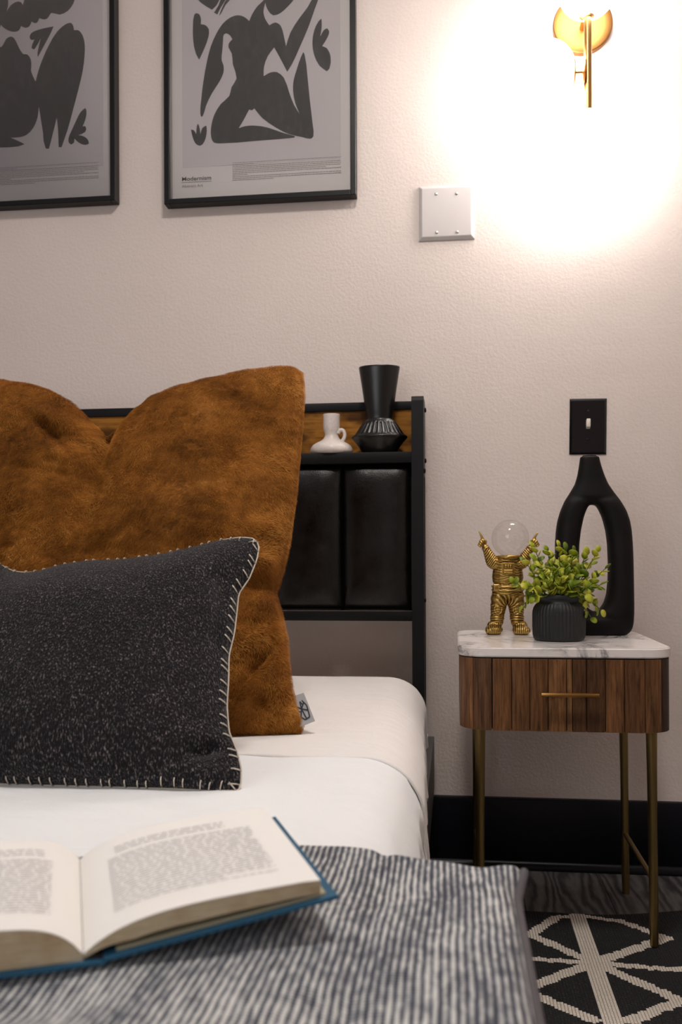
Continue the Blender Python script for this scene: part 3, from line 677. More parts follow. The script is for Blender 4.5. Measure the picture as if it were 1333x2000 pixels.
# stitches
loop = [(i, 0) for i in range(210)]+[(209, j) for j in range(1, 130)]+[(i, 129) for i in range(208, -1, -1)]+[(0, j) for j in range(128, 0, -1)]
lp = np.array([fb[i, j] for i, j in loop]); sl = np.r_[0, np.cumsum(np.linalg.norm(np.diff(lp, axis=0), axis=1))]
tot = sl[-1]; cen = fb[105, 65]
nst = int(tot/.0150); base = bpy.data.meshes.new('stitch')
Vs, Fs = tube_data([(0, 0, -.0004), (.3, 0, .0012), (.8, 0, .0010), (1, 0, -.0006)], .00085, 6); 
base.from_pydata([((x_ if True else 0), y_, z_) for x_, y_, z_ in Vs], [], Fs); base.materials.append(YARN); base.polygons.foreach_set('use_smooth', [True]*len(base.polygons))
for k in range(nst):
    s = (k+.35*math.sin(k*2.3)*.5)/nst*tot; q = int(np.searchsorted(sl, s)); q = min(max(q, 1), len(loop)-1); i, j = loop[q]
    nd = 11 if True else 8
    di = 1 if i < 4 else (-1 if i > 205 else 0); dj = 1 if j < 4 else (-1 if j > 125 else 0)
    if di == 0 and dj == 0: continue
    ci, cj = i, j
    A0 = fb[i, j]
    target = .0125
    while True:
        ci2, cj2 = ci+di, cj+dj
        if not (0 <= ci2 < 210 and 0 <= cj2 < 130): break
        ci, cj = ci2, cj2
        if np.linalg.norm(fb[ci, cj]-A0) > target: break
    A1 = fb[ci, cj]; mid_ = fb[(i+ci)//2, (j+cj)//2]
    d = Vector(A1-A0); L = d.length
    if L < .004: continue
    nv = Vector(tuple(-np.array(tuple(nb_)))); xa = d.normalized(); za = (nv-xa*nv.dot(xa)).normalized(); ya_ = za.cross(xa)
    Mx = Matrix((( xa.x*L, ya_.x, za.x, A0[0]), (xa.y*L, ya_.y, za.y, A0[1]), (xa.z*L, ya_.z, za.z, A0[2]), (0, 0, 0, 1)))
    Mx = Matrix.Translation(Vector(tuple(mid_-(A0+A1)/2))*.8+za*.0006) @ Mx
    o = bpy.data.objects.new('stitch', base); COL.objects.link(o); o.parent = BP; o.matrix_parent_inverse = Matrix.Translation(-BP.location); o.matrix_basis = Mx
nv = np.array(tuple(nb_))
tube('edge_yarn', [tuple(p_-nv*.0005) for p_ in lp[::3]], .0011, YARN, BP, n=6, closed=True)

# ------------------------------------------------------------------ open book
O = Vector((-.229, -1.755, 0)); Sd = Vector((-.40, .917, 0)).normalized(); Wd = Vector((.917, .40, 0)).normalized()
BK = empty('open_book', (O.x, O.y, .5135), 'open hardback book with blue cloth covers and yellowed page edges lying on the throw', 'book')
BZ = .5135; PH = .185
def bp(w_, s_, z_): return O+Wd*w_+Sd*s_+Vector((0, 0, z_))
def covz(w_): return BZ+.001+max(0, w_-.006)*.15 if w_ > 0 else BZ+.001
def slab(name, wl, zt, zb, s0, s1, mat, parent, ns=2, smooth=True):
    V = []; Fc = []; n = len(wl)
    for k_ in range(ns):
        s = s0+(s1-s0)*k_/(ns-1)
        for a_ in range(n): V.append(bp(wl[a_], s, zt[a_]))
        for a_ in range(n): V.append(bp(wl[a_], s, zb[a_]))
    for k_ in range(ns-1):
        o_ = k_*2*n; p_ = o_+2*n
        for a_ in range(n-1):
            Fc.append((o_+a_, o_+a_+1, p_+a_+1, p_+a_)); Fc.append((p_+n+a_, p_+n+a_+1, o_+n+a_+1, o_+n+a_))
        Fc.append((o_, p_, p_+n, o_+n)); Fc.append((o_+n-1, o_+2*n-1, p_+2*n-1, p_+n-1))
    for o_ in (0, (ns-1)*2*n):
        for a_ in range(n-1): Fc.append((o_+a_, o_+n+a_, o_+n+a_+1, o_+a_+1))
    o = pyd(name, V, Fc, mat, parent); bm = bmesh.new(); bm.from_mesh(o.data); bmesh.ops.recalc_face_normals(bm, faces=bm.faces); bm.to_mesh(o.data); bm.free(); sharp(o.data, 50); return o
wr_ = np.linspace(.012, .163, 12); zc = [covz(x_) for x_ in wr_]
cv = slab('front_cover', wr_, [z+.0026 for z in zc], zc, -.004, PH+.004, BLUE, BK)
wl_ = np.linspace(-.012, -.150, 12); slab('back_cover', wl_, [BZ+.0028]*12, [BZ]*12, -.004, PH+.004, BLUE, BK)
ws = np.linspace(-.013, .013, 9); slab('spine', ws, [BZ+.003]*9, [BZ+.0005]*9, -.004, PH+.004, BLUE, BK)
# page blocks
def rt_top(w_):     # upper surface of the right-hand pages
    t = np.clip(w_/.14, 0, 1); return BZ+.0065+.0215*(1-np.exp(-t*5.2))+.0085*t
def lf_top(w_):
    t = np.clip(-w_/.14, 0, 1); return BZ+.0065+.0225*(1-np.exp(-t*9))-.004*t
wR = np.r_[0.0002, np.linspace(.006, .152, 34)]; zR = rt_top(wR)
th_ = np.interp(wR, [0, .01, .03, .07, .152], [.003, .005, .0105, .0115, .0085]); zRb = np.maximum(zR-th_, [covz(x_)+.0032 for x_ in wR])
slab('right_page_block', wR, zR, zRb, 0, PH, PEDGE, BK)
slab('flyleaf', np.linspace(.02, .156, 16), [covz(x_)+.0045 for x_ in np.linspace(.02, .156, 16)], [covz(x_)+.0028 for x_ in np.linspace(.02, .156, 16)], .001, PH-.001, simple('flyleaf_paper', (.42, .38, .26), .8), BK)
slab('right_page', wR, zR+.0006, zR+.0001, 0, PH, PAPER, BK)
wL = -wR; zL = lf_top(wL); slab('left_page_block', wL, zL, [BZ+.003]*len(wL), 0, PH, PEDGE, BK)
slab('left_page', wL, zL+.0006, zL+.0001, 0, PH, PAPER, BK)
slab('spine_lining', np.linspace(-.004, .014, 5), [BZ+.0055, BZ+.006, BZ+.0055, BZ+.005, BZ+.0042], [BZ+.003]*5, .0005, PH-.001, GLUE, BK)
# printed lines
V = []; Fc = []
def word(w0, w1, s, hgt, fn):
    k_ = len(V); n = max(2, int((w1-w0)/.004)+1)
    for a_ in range(n):
        w_ = w0+(w1-w0)*a_/(n-1); z = float(fn(w_))+.0009
        V.append(bp(w_, s, z)); V.append(bp(w_, s+hgt, z))
    for a_ in range(n-1): Fc.append((k_+2*a_, k_+2*a_+2, k_+2*a_+3, k_+2*a_+1))
for side in (1, -1):
    fn = rt_top if side == 1 else lf_top
    s = PH-.028; ln = 0
    while s > .026:
        big = ln < 3; hg = .0016 if not big else .0023
        a_, b_ = (.020, .130); a_ += .006*(ln < 3); b_ -= .018*(ln < 3)
        if random.random() < .12 and ln > 4: b_ -= random.random()*.05
        x_ = a_
        while x_ < b_:
            wl = random.uniform(.003, .011); e = min(x_+wl, b_)
            if side == 1: word(x_, e, s, hg, fn)
            else: word(-(a_+b_-x_), -(a_+b_-e), s, hg, fn)
            x_ = e+.0016
        ln += 1; s -= .0046 if not big else .0062
        if ln == 3: s -= .004
pyd('printed_text', V, Fc, PRINT, BK, smooth=False)['kind'] = 'stuff'

# ------------------------------------------------------------------ nightstand
NX0, NX1, NYF, NYB, NZ0, NZ1 = .008, .404, -.522, -.115, .433, .571
NS = empty('nightstand', (.206, -.32, 0), 'walnut slatted nightstand with a white marble top, brass handle and slim brass legs', 'nightstand')
def rrect(x0, x1, y0, y1, r, n=8):
    pts = []
    for cx, cy, a0 in ((x1-r, y1-r, 0), (x0+r, y1-r, PI/2), (x0+r, y0+r, PI), (x1-r, y0+r, 3*PI/2)):
        for k_ in range(n+1): a_ = a0+PI/2*k_/n; pts.append((cx+r*math.cos(a_), cy+r*math.sin(a_)))
    return pts
def prism(name, pts, z0, z1, m, parent, bev=0):
    bm = bmesh.new(); f = bm.faces.new([bm.verts.new((x_, y_, z0)) for x_, y_ in pts]); r = bmesh.ops.extrude_face_region(bm, geom=[f])
    for g_ in r['geom']:
        if isinstance(g_, bmesh.types.BMVert): g_.co.z = z1
    if bev:
        es = [e for e in bm.edges if abs(e.verts[0].co.z-e.verts[1].co.z) < 1e-6]
        bmesh.ops.bevel(bm, geom=es, offset=bev, segments=3, affect='EDGES')
    return bmo(name, bm, m, parent, auto=40)
prism('marble_top', rrect(NX0-.003, NX1+.003, NYF-.004, NYB+.003, .052, 10), .5715, .590, MARBLE, NS, .0022)
DARKW = simple('dark_walnut_carcass', (.022, .012, .008), .6)
body = prism('body', rrect(NX0+.005, NX1-.005, NYF+.006, NYB-.004, .045), NZ0+.002, NZ1, DARKW, NS)
drawer = obox('drawer', (.0690, .3540, NYF+.0005, NYF+.10, NZ0+.001, NZ1-.003), DARKW, NS)
tones = [(.20, .085, .032), (.16, .065, .025), (.21, .10, .045), (.18, .078, .030), (.15, .062, .024), (.20, .09, .036), (.17, .075, .03), (.085, .036, .017), (.12, .05, .021), (.16, .07, .028), (.17, .072, .028)]
def slat(pts_out, z0, z1, tone, parent):       # plan polygon -> vertical strip
    o = prism('slat', pts_out, z0, z1, WALNUT, parent); o.color = (*tone, 1); return o
# drawer front slats, each with a chamfered right-hand edge
bx = [at(px, 1350, NYF-.006).x for px in (963, 1000, 1036, 1072, 1108, 1119, 1147, 1184, 1221, 1261.5)]
tn = [(.23, .10, .04), (.20, .088, .036), (.18, .078, .031), (.235, .105, .042), (.20, .095, .038), (.11, .048, .021), (.125, .054, .024), (.20, .085, .034), (.17, .072, .03)]
for k in range(9):
    x0, x1 = bx[k], bx[k+1]; g_ = .0006
    pts = [(x0+g_, NYF+.0005), (x0+g_, NYF-.0068), (x0+.0016, NYF-.0078), (x1-.0042 if x1-x0 > .02 else x1-.001, NYF-.0078), (x1-g_, NYF-.0052), (x1-g_, NYF+.0005)]
    slat(pts, NZ0, NZ1-.0025, tn[k], drawer)
# corner and side slats follow the rounded plan
def corner_slats(side):
    r = .054; n = 30
    if side < 0: xe, xc = NX0, NX0+r; path = [(bx[0]-.0012, NYF-.0062)]+[(xc+r*math.cos(a_), NYF-.006+r+r*math.sin(a_)) for a_ in np.linspace(3*PI/2, PI, n)]+[(NX0, NYB-.01)]
    else: xe, xc = NX1, NX1-r; path = [(bx[-1]+.0012, NYF-.0062)]+[(xc+r*math.cos(a_), NYF-.006+r+r*math.sin(a_)) for a_ in np.linspace(-PI/2, 0, n)]+[(NX1, NYB-.01)]
    p = np.array(path); s = np.r_[0, np.cumsum(np.linalg.norm(np.diff(p, axis=0), axis=1))]; W_ = .0365; k_ = 0; a_ = 0
    tl = [(.14, .06, .026), (.22, .095, .038), (.19, .08, .03), (.15, .06, .025), (.18, .08, .03)] if side < 0 else [(.15, .065, .027), (.055, .024, .012), (.10, .045, .02), (.13, .055, .02), (.1, .05, .02)]
    while a_ < s[-1]-.01:
        b_ = min(a_+W_, s[-1]); tt = np.linspace(a_+.0007, b_-.0007, 7); q = np.stack([np.interp(tt, s, p[:, 0]), np.interp(tt, s, p[:, 1])], 1)
        tang = np.gradient(q, axis=0); nr_ = np.stack([tang[:, 1], -tang[:, 0]], 1); nr_ /= np.linalg.norm(nr_, axis=1, keepdims=True)
        cen_ = np.array((.206, -.32)); 
        if ((cen_-q[3])@nr_[3]) < 0: nr_ = -nr_
        inner = q+nr_*.0065
        pts = [tuple(v_) for v_ in q]+[tuple(v_) for v_ in inner[::-1]]
        slat(pts, NZ0, NZ1-.0015, tl[k_ % 5], body); a_ = b_; k_ += 1
corner_slats(-1); corner_slats(1)
hA, hB = at(1058, 1357, -.548), at(1172, 1357, -.548)
hn = obox('handle', (hA.x, hB.x, -.552, -.545, hA.z-.0042, hA.z+.0042), BRASS, drawer, .0016); hn['label'] = 'slim brass bar handle'
bm = bmesh.new()
for x_ in (hA.x+.02, hB.x-.026): box(bm, x_, x_+.006, -.545, -.5295, hA.z-.002, hA.z+.002)
bmo('handle_post', bm, BRASS, drawer)
legs = {}
for nm, x_, y_, zb in (('fr', .376, -.455, .0085), ('br', .376, -.155, 0.0), ('fl', .048, -.455, .0080), ('bl', .048, -.155, 0.0)):
    zt = NZ0+.002; rr = np.array([.0078, .0085, .0088, .0088, .0098, .011]); zz = [zb, zb+.02, zb+.1, .25, .36, zt]
    splay = .004 if x_ > .2 else -.002
    tube('leg', [(x_+splay*(1-(z-zb)/zt), y_, z) for z in zz], list(rr), ABRASS, NS, n=20)
for x_ in (.379, .046): tube('stretcher', [(x_, -.447, .135), (x_, -.163, .135)], .0055, ABRASS, NS, n=12)

# ------------------------------------------------------------------ astronaut figurine
def remesh(name, parts, vox, sm, mat, parent, disp=None):
    bm = bmesh.new()
    for p in parts: p(bm)
    me = bpy.data.meshes.new('tmp'); bm.to_mesh(me); bm.free(); o = bpy.data.objects.new('tmp', me); COL.objects.link(o)
    m1 = o.modifiers.new('r', 'REMESH'); m1.mode = 'VOXEL'; m1.voxel_size = vox
    if sm: m2 = o.modifiers.new('s', 'SMOOTH'); m2.factor = .5; m2.iterations = sm
    dg = bpy.context.evaluated_depsgraph_get(); ev = o.evaluated_get(dg); me2 = bpy.data.meshes.new_from_object(ev); bpy.data.objects.remove(o)
    if disp:
        k_ = len(me2.vertices); co = np.zeros(k_*3, np.float32); me2.vertices.foreach_get('co', co); no = np.zeros(k_*3, np.float32)
        me2.vertex_normals.foreach_get('vector', no); co = co.reshape(-1, 3); no = no.reshape(-1, 3)
        dd = np.array([disp(Vector(c_.tolist()), None) for c_ in co]); me2.vertices.foreach_set('co', (co+no*dd[:, None]).astype(np.float32).ravel()); me2.update()
    me2.name = name; me2.materials.clear(); return link(name, me2, mat, parent)
def ell(c, r, rot=None, seg=24):
    def f(bm):
        q = bmesh.ops.create_uvsphere(bm, u_segments=seg, v_segments=seg//2, radius=1)
        Mt = Matrix.Translation(c) @ (rot or Matrix()) @ Matrix.Diagonal((*r, 1)); bmesh.ops.transform(bm, matrix=Mt, verts=q['verts'])
    return f
def limb(pts, rads, n=20):
    def f(bm):
        for p, r_ in ((pts[0], rads[0]), (pts[-1], rads[-1])):
            q = bmesh.ops.create_uvsphere(bm, u_segments=16, v_segments=10, radius=r_); bmesh.ops.translate(bm, verts=q['verts'], vec=p)
        pp = resample(pts, 24); s0_ = np.linspace(0, 1, len(rads)); rr = np.interp(np.linspace(0, 1, 24), s0_, rads)
        V, Fc = tube_data(pp, list(rr), n); vs = [bm.verts.new(v_) for v_ in V]
        for f_ in Fc: bm.faces.new([vs[k_] for k_ in f_])
    return f
def ring(c, R_, r_, axis=(0, 0, 1), sy=1):
    def f(bm):
        q = Vector((0, 0, 1)).rotation_difference(Vector(axis)).to_matrix()
        pts = [Vector(c)+q@Vector((R_*math.cos(a_), R_*sy*math.sin(a_), 0)) for a_ in np.linspace(0, 2*PI, 32, endpoint=False)]
        V, Fc = tube_data(pts, r_, 8, closed=True); vs = [bm.verts.new(v_) for v_ in V]
        for f_ in Fc: bm.faces.new([vs[k_] for k_ in f_])
    return f
ac = at(993, 1240, -.222); ax, ay, az = ac.x, -.222, .590; mm = .001
def A(x_, y_, z_): return Vector((ax+x_*mm, ay+y_*mm, az+z_*mm))
AS = empty('astronaut_figurine', (ax, ay, az), 'gold astronaut figurine with raised arms and a clear glass globe helmet, beside the plant', 'figurine')
parts = []
parts.append(ell(A(0, 0, 128), (.0345, .023, .040))); parts.append(ell(A(1, 1, 150), (.033, .021, .022))); parts.append(ell(A(0, 0, 97), (.0345, .024, .026)))
parts.append(ell(A(2, 22, 130), (.024, .012, .032)))       # life-support pack on the back
for sx_, ft, ank, kn, hp in ((-1, (-31, -8, 10), (-24, 0, 28), (-21.5, -1, 54), (-17, 0, 84)), (1, (28, -8, 10), (20.5, 0, 28), (19, -1, 54), (17, 0, 84))):
    parts.append(limb([A(*ank), A(ank[0]*.95, 0, 40), A(*kn), A((kn[0]+hp[0])/2, 0, 70), A(*hp)], [.0145, .015, .0170, .0185, .0195]))
    parts.append(ell(A(*ft), (.0195, .026, .013))); parts.append(ell(A(ft[0]*.95, 0, 18), (.0165, .018, .014)))
    parts.append(ell(A(ft[0]*1.05, -18, 8), (.0185, .016, .0095)))
    b_ = A(ft[0], -9, 0)
    for zz_ in (34, 39): parts.append(ring(A(ank[0]*.97, 0, zz_), .0148, .0016))
    parts.append(ring(A(kn[0], -15.5, 56), .008, .0018, (0, 1, 0), 1.3))
parts.append(limb([A(-22, 0, 155), A(-33, -1, 160), A(-42, -2, 178), A(-49, -3, 193)], [.0155, .0145, .0105, .0075]))
parts.append(limb([A(22, 0, 155), A(33, -1, 160), A(43, -2, 178), A(52, -3, 193)], [.0155, .0145, .0105, .0075]))
parts.append(ring(A(-48.2, -3, 191), .0078, .0016, (-.4, 0, .9))); parts.append(ring(A(51, -3, 191), .0078, .0016, (.45, 0, .9)))
for s_, hx, tipx in ((-1, -55, -62.5), (1, 58, 65)):
    hc_ = A(hx, -3, 204); parts.append(ell(hc_, (.0078, .0068, .0088)))
    for q_ in range(3): 
        f0 = A(hx+s_*(3.0+q_*2.1), -6.5, 207.5-q_*4.2); parts.append(limb([f0, f0+Vector((s_*.0016, -.0042, -.0008)), f0+Vector((-s_*.0008, -.0060, -.0036)), f0+Vector((-s_*.003, -.0045, -.0052))], [.0026, .0027, .0025, .0021], 10))
    parts.append(limb([A(hx-s_*1.0, -3, 208), A(hx+s_*1.5, -3.4, 216), A(tipx, -3.6, 228 if s_ < 0 else 224)], [.0036, .0028, .0016], 10))
    parts.append(limb([A(hx-s_*5, -4, 201), A(hx-s_*7.5, -6.5, 205), A(hx-s_*6, -8, 209)], [.003, .0028, .002], 10))
parts.append(ring(A(4, 0, 171), .0235, .0042)); parts.append(ring(A(2, 0, 164), .026, .0035, sy=.75)); parts.append(ell(A(4, 0, 168), (.024, .02, .008)))
parts.append(ring(A(0, 0, 106), .0335, .0028, sy=.70)); parts.append(ring(A(0, 0, 98), .0345, .0018, sy=.70))
def disp(co, no):
    x_, y_, z_ = (co.x-ax)/mm, (co.y-ay)/mm, (co.z-az)/mm
    n_ = noise.noise(Vector((x_, y_, z_))*.06)
    if z_ > 190: return 0
    if z_ < 26:
        return .00055*math.sin(x_*1.5+n_*3)*(1 if y_ < -2 and z_ > 5 else 0)
    if z_ < 88:
        c0 = 20*(1 if x_ > 0 else -1)
        return .0004*math.sin(z_*1.15+abs(x_-c0)*.25+n_*6)*(1 if z_ < 66 else .0) + (.0009*math.sin(math.atan2(x_, z_-58)*17+n_*2) if z_ >= 62 else 0)
    if abs(x_) > 27 and z_ > 150: return .0006*math.sin((z_*.7+abs(x_)*.8)*1.25+n_*3)
    return .00035*math.sin(z_*1.1+n_*7)
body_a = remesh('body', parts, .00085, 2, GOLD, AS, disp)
for v_ in body_a.data.vertices:
    if v_.co.z < az+.0008: v_.co.z = az+.0002
def relief(bm_parts, name):
    return remesh(name, bm_parts, .0007, 1, GOLD, AS)
def bx_(c, h, rot=None):
    def f(bm):
        q = bmesh.ops.create_cube(bm, size=2); Mt = Matrix.Translation(c) @ Matrix.Diagonal((*h, 1)); bmesh.ops.transform(bm, matrix=Mt, verts=q['verts'])
    return f
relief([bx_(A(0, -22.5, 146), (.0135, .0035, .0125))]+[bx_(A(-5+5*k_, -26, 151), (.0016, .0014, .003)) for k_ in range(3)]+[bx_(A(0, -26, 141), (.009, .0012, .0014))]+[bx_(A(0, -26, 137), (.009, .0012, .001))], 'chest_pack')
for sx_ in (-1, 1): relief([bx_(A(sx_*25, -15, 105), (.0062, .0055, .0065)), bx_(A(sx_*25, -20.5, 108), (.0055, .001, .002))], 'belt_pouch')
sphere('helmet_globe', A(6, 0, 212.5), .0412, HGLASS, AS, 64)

# ------------------------------------------------------------------ tall black clay vase with an oval opening
VYc = -.228; ppm = (at(1000, 1100, VYc)-at(900, 1100, VYc)).length/100
def vx(cx_): return at(900+cx_/3.079, 1100, VYc).x
vz0 = .590; vzb = 1484.0
def vz(cy_): return vz0+(vzb-cy_)/3.079*ppm*1.0
outer = [(410, 722, 838), (440, 720, 843), (480, 714, 854), (530, 705, 871), (580, 690, 893), (630, 660, 927), (680, 628, 965), (740, 602, 1000), (800, 584, 1021), (860, 575, 1031), (940, 570, 1037), (1060, 569, 1041), (1200, 570, 1043), (1340, 572, 1045), (1400, 574, 1043), (1440, 580, 1036), (1466, 592, 1022), (1484, 612, 995)]
hole = [(690, 792, 794), (705, 777, 812), (730, 762, 830), (780, 743, 853), (860, 726, 874), (940, 716, 884), (1050, 713, 889), (1150, 716, 887), (1240, 728, 878), (1295, 746, 860), (1325, 770, 838), (1345, 800, 812)]
def lerp(tab, cy_): t = np.array(tab, float); return float(np.interp(cy_, t[:, 0], t[:, 1])), float(np.interp(cy_, t[:, 0], t[:, 2]))
def loft(rows, dep, e=2.6, n=28):
    def f(bm):
        rings = []
        for (cy_, xl, xr) in rows:
            c_, hw = (vx(xl)+vx(xr))/2, max((vx(xr)-vx(xl))/2, .002); hd = dep(cy_); rg = []
            for k_ in range(n):
                a_ = 2*PI*k_/n; cs_, sn_ = math.cos(a_), math.sin(a_)
                rg.append(bm.verts.new((c_+hw*math.copysign(abs(cs_)**(2/e), cs_), VYc+hd*math.copysign(abs(sn_)**(2/e), sn_), vz(cy_))))
            rings.append(rg)
        for i_ in range(len(rings)-1):
            for k_ in range(n): bm.faces.new((rings[i_][k_], rings[i_][(k_+1) % n], rings[i_+1][(k_+1) % n], rings[i_+1][k_]))
        bm.faces.new(rings[0][::-1]); bm.faces.new(rings[-1])
    return f
dp = lambda cy_: float(np.interp(cy_, [412, 560, 700, 1000, 1400, 1484], [.017, .022, .030, .034, .034, .027]))
cyr = list(range(412, 705, 12))+[704]
dpl = lambda c_: dp(c_)*float(np.interp(c_, [600, 680, 1372, 1440], [.45, 1, 1, .45]))
rt = [(c_, *lerp(outer, c_)) for c_ in cyr]
def mk(side):
    out = []
    for c_ in list(np.linspace(600, 1440, 72)):
        xl, xr = lerp(outer, c_); h0, h1 = lerp(hole, c_) 
        if c_ < 690: h0 = h1 = 793
        if c_ > 1345: h0 = h1 = 806
        if side < 0: out.append((c_, xl, h0))
        else: out.append((c_, h1, xr))
    return out
rb = [(c_, *lerp(outer, c_)) for c_ in list(np.linspace(1343, 1484, 22))]
TV = empty('clay_vase', ((vx(806)), VYc, vz0), 'tall matte-black clay vase with an oval opening, behind the potted plant', 'vase')
remesh('vase_body', [loft(rt, lambda c_: dp(c_)*float(np.interp(c_, [655, 704], [1, .6]))), loft(mk(-1), dpl, 2.4), loft(mk(1), dpl, 2.4), loft(rb, lambda c_: dp(c_)*float(np.interp(c_, [1343, 1392], [.6, 1])), 2.8)], .0016, 55, CLAY, TV)
mc = (vx(722)+vx(838))/2
V, Fc = tube_data([(mc+.0135*math.cos(a_), VYc+.0105*math.sin(a_), vz(412)+.0002) for a_ in np.linspace(0, 2*PI, 28, endpoint=False)], .0018, 8, closed=True)
pyd('rim', V, Fc, CLAY, TV)

# ------------------------------------------------------------------ ribbed pot with greenery
PXC, PYC = at(1092.5, 1200, -.362).x, -.362
PL_ = empty('potted_plant', (PXC, PYC, .590), 'small green plant with round leaves in a ribbed black pot on the marble top', 'plant')
prof = [(.046, 0), (.0495, .0015), (.0515, .005), (.0525, .012), (.053, .03), (.053, .052), (.0525, .060), (.0505, .0675), (.047, .0735), (.0425, .0775), (.0405, .0795), (.0400, .083), (.0405, .0850), (.0430, .0865), (.0437, .0885), (.0437, .0925), (.0428, .0940), (.0395, .0940), (.0385, .092), (.0375, .080), (.036, .070)]
def ribs(i_, a_, r_, z_):
    k_ = np.interp(z_, [0, .006, .012, .062, .074, .078], [0, .3, 1, 1, .5, 0]) if i_ < 11 else 0
    return r_+.0008*k_*math.cos(a_*44)
lathe('pot', prof, (PXC, PYC, .590), POT, PL_, n=352, fn=ribs, auto=50)
lathe('soil', [(.036, 0), (.036, .004), (.02, .007)], (PXC, PYC, .590+.068), simple('moss_filler', (.03, .03, .015), .9), PL_)
lv = []; lfc = []; nL = 10
for k_ in range(nL):
    a_ = 2*PI*k_/nL; x_ = .5+.5*math.cos(a_); y_ = .49*math.sin(a_)*(1-.10*math.cos(a_)); lv.append((x_, y_, .16*(abs(y_)*1.2)**1.3+.05*x_**2))
lv.append((.5, 0, -.02)); lv.append((0.04, 0, 0))
lfc = [(k_, (k_+1) % nL, nL) for k_ in range(nL)]
lm = bpy.data.meshes.new('leaf'); lm.from_pydata(lv[:nL+1]+[(x_, y_, z_-.05) for x_, y_, z_ in lv[:nL+1]], [], lfc+[(c_+nL+1, b_+nL+1, a_+nL+1) for a_, b_, c_ in lfc]+[(k_, k_+nL+1, (k_+1) % nL+nL+1, (k_+1) % nL) for k_ in range(nL)])
lm.materials.append(LEAF); lm.polygons.foreach_set('use_smooth', [True]*len(lm.polygons))
pr_ = random.Random(21)
C0 = Vector((PXC, PYC, .590+.078))
# stem tips measured from the outline (dx px, dy px from pot centre / rim), plus inner filler
tips = [(-68, 12, .0), (-84, -32, .2), (-62, -72, .1), (-45, -98, .0), (-34, -60, -.5), (-20, -92, .1), (-14, -60, -.7), (2, -100, .0), (10, -70, -.6), (14, -94, -.1), (30, -90, .1), (32, -55, -.6),
        (52, -84, .1), (72, -90, -.1), (88, -58, .1), (78, -28, -.1), (80, 22, .1), (60, -30, -.5), (-60, -25, -.4), (58, 34, -.35), (-50, -5, -.6), (45, -10, -.7), (-30, -38, -.9), (0, -45, -.9), (25, -30, -.9), (-8, -80, .5), (35, -70, .6), (-40, -75, .6)]
total = 0
for (dx, dy, dep) in tips:
    tip = C0+Vector((dx*.00107, dep*.055, (-dy+6)*.00107)); root = C0+Vector((dx*.00107*.22, dep*.02, -.004))
    hgt = max(.03, (tip-root).z*.5+.03); mid_ = root+(tip-root)*.5+Vector((0, 0, max(.012, .03-.12*(tip.z-root.z)) if tip.z < root.z+.04 else .004))
    pts = []
    for t in np.linspace(0, 1, 9): pts.append(root*(1-t)**2+mid_*2*t*(1-t)*1.0+tip*t*t)
    st_ = tube('stem', pts, [.0009]*9, STEM, PL_, n=5)
    nl = 9 if (tip-root).length > .06 else 7
    for q_ in range(nl):
        t = .34+.66*q_/(nl-1); p = root*(1-t)**2+mid_*2*t*(1-t)+tip*t*t
        tg_ = ((tip-mid_)*t+(mid_-root)*(1-t)).normalized()
        ang = q_*PI/2*1.15+(q_ % 2)*PI*.97+pr_.random()*.6
        s_ = tg_.orthogonal().normalized(); b_ = tg_.cross(s_); rad_ = s_*math.cos(ang)+b_*math.sin(ang)
        out = (rad_*.85+tg_*pr_.uniform(.25, .8)+Vector((0, 0, .18))).normalized() if q_ < nl-1 else (tg_+rad_*.4).normalized()
        L = (.0235-.0065*t)*pr_.uniform(.85, 1.15)
        up_ = (tg_+Vector((0, -.35, .55))); up_ = (up_-out*up_.dot(out)).normalized(); sd = up_.cross(out)
        Mx = Matrix(((out.x, sd.x, up_.x, p.x), (out.y, sd.y, up_.y, p.y), (out.z, sd.z, up_.z, p.z), (0, 0, 0, 1))) @ Matrix.Diagonal((L, L*pr_.uniform(.85, 1.05), L, 1))
        o = bpy.data.objects.new('leaf', lm); COL.objects.link(o); o.parent = st_; o.matrix_parent_inverse = Matrix.Translation(-PL_.location); o.matrix_parent_inverse = Matrix(); o.matrix_basis = Mx; total += 1
print('leaves', total)

# ------------------------------------------------------------------ little jug and black vase on the shelf
SY = -.088; SZ = 1.0102
jx_ = at(648.5, 884, SY).x; ku = (at(700, 884, SY)-at(600, 884, SY)).length/100/5.796
JG = empty('white_jug', (jx_, SY, SZ), 'small squat white ceramic jug with a ring handle on the headboard shelf', 'jug')
pj = [(200, 0), (225, 6), (237, 25), (240, 45), (232, 75), (210, 105), (170, 130), (125, 152), (95, 175), (78, 205), (76, 225), (84, 255), (92, 285), (94, 320), (94, 430), (96, 446), (93, 452), (84, 450), (80, 430), (78, 330)]
lathe('jug_body', [(r_*ku, z_*ku) for i_, (r_, z_) in enumerate(pj)], (jx_, SY, SZ), WCER, JG, n=64, auto=60)
hd_ = [(74, 235), (84, 262), (110, 276), (135, 268), (150, 240), (152, 205), (142, 172), (128, 150), (112, 140)]
hd_ = smooth_line(resample([(a_, b_) for a_, b_ in hd_], 24), 2)
tube('jug_handle', [(jx_+a_*ku, SY-.004, SZ+b_*ku) for a_, b_ in hd_], [.0042+.0012*abs(t) for t in np.linspace(-1, 1, 24)], WCER, JG, n=14)
vx_ = at(742.3, 880, SY).x
BV = empty('black_vase', (vx_, SY, SZ), 'black ceramic vase with a flared neck and ribbed flanged base on the headboard shelf', 'vase')
kz = ku*1.0
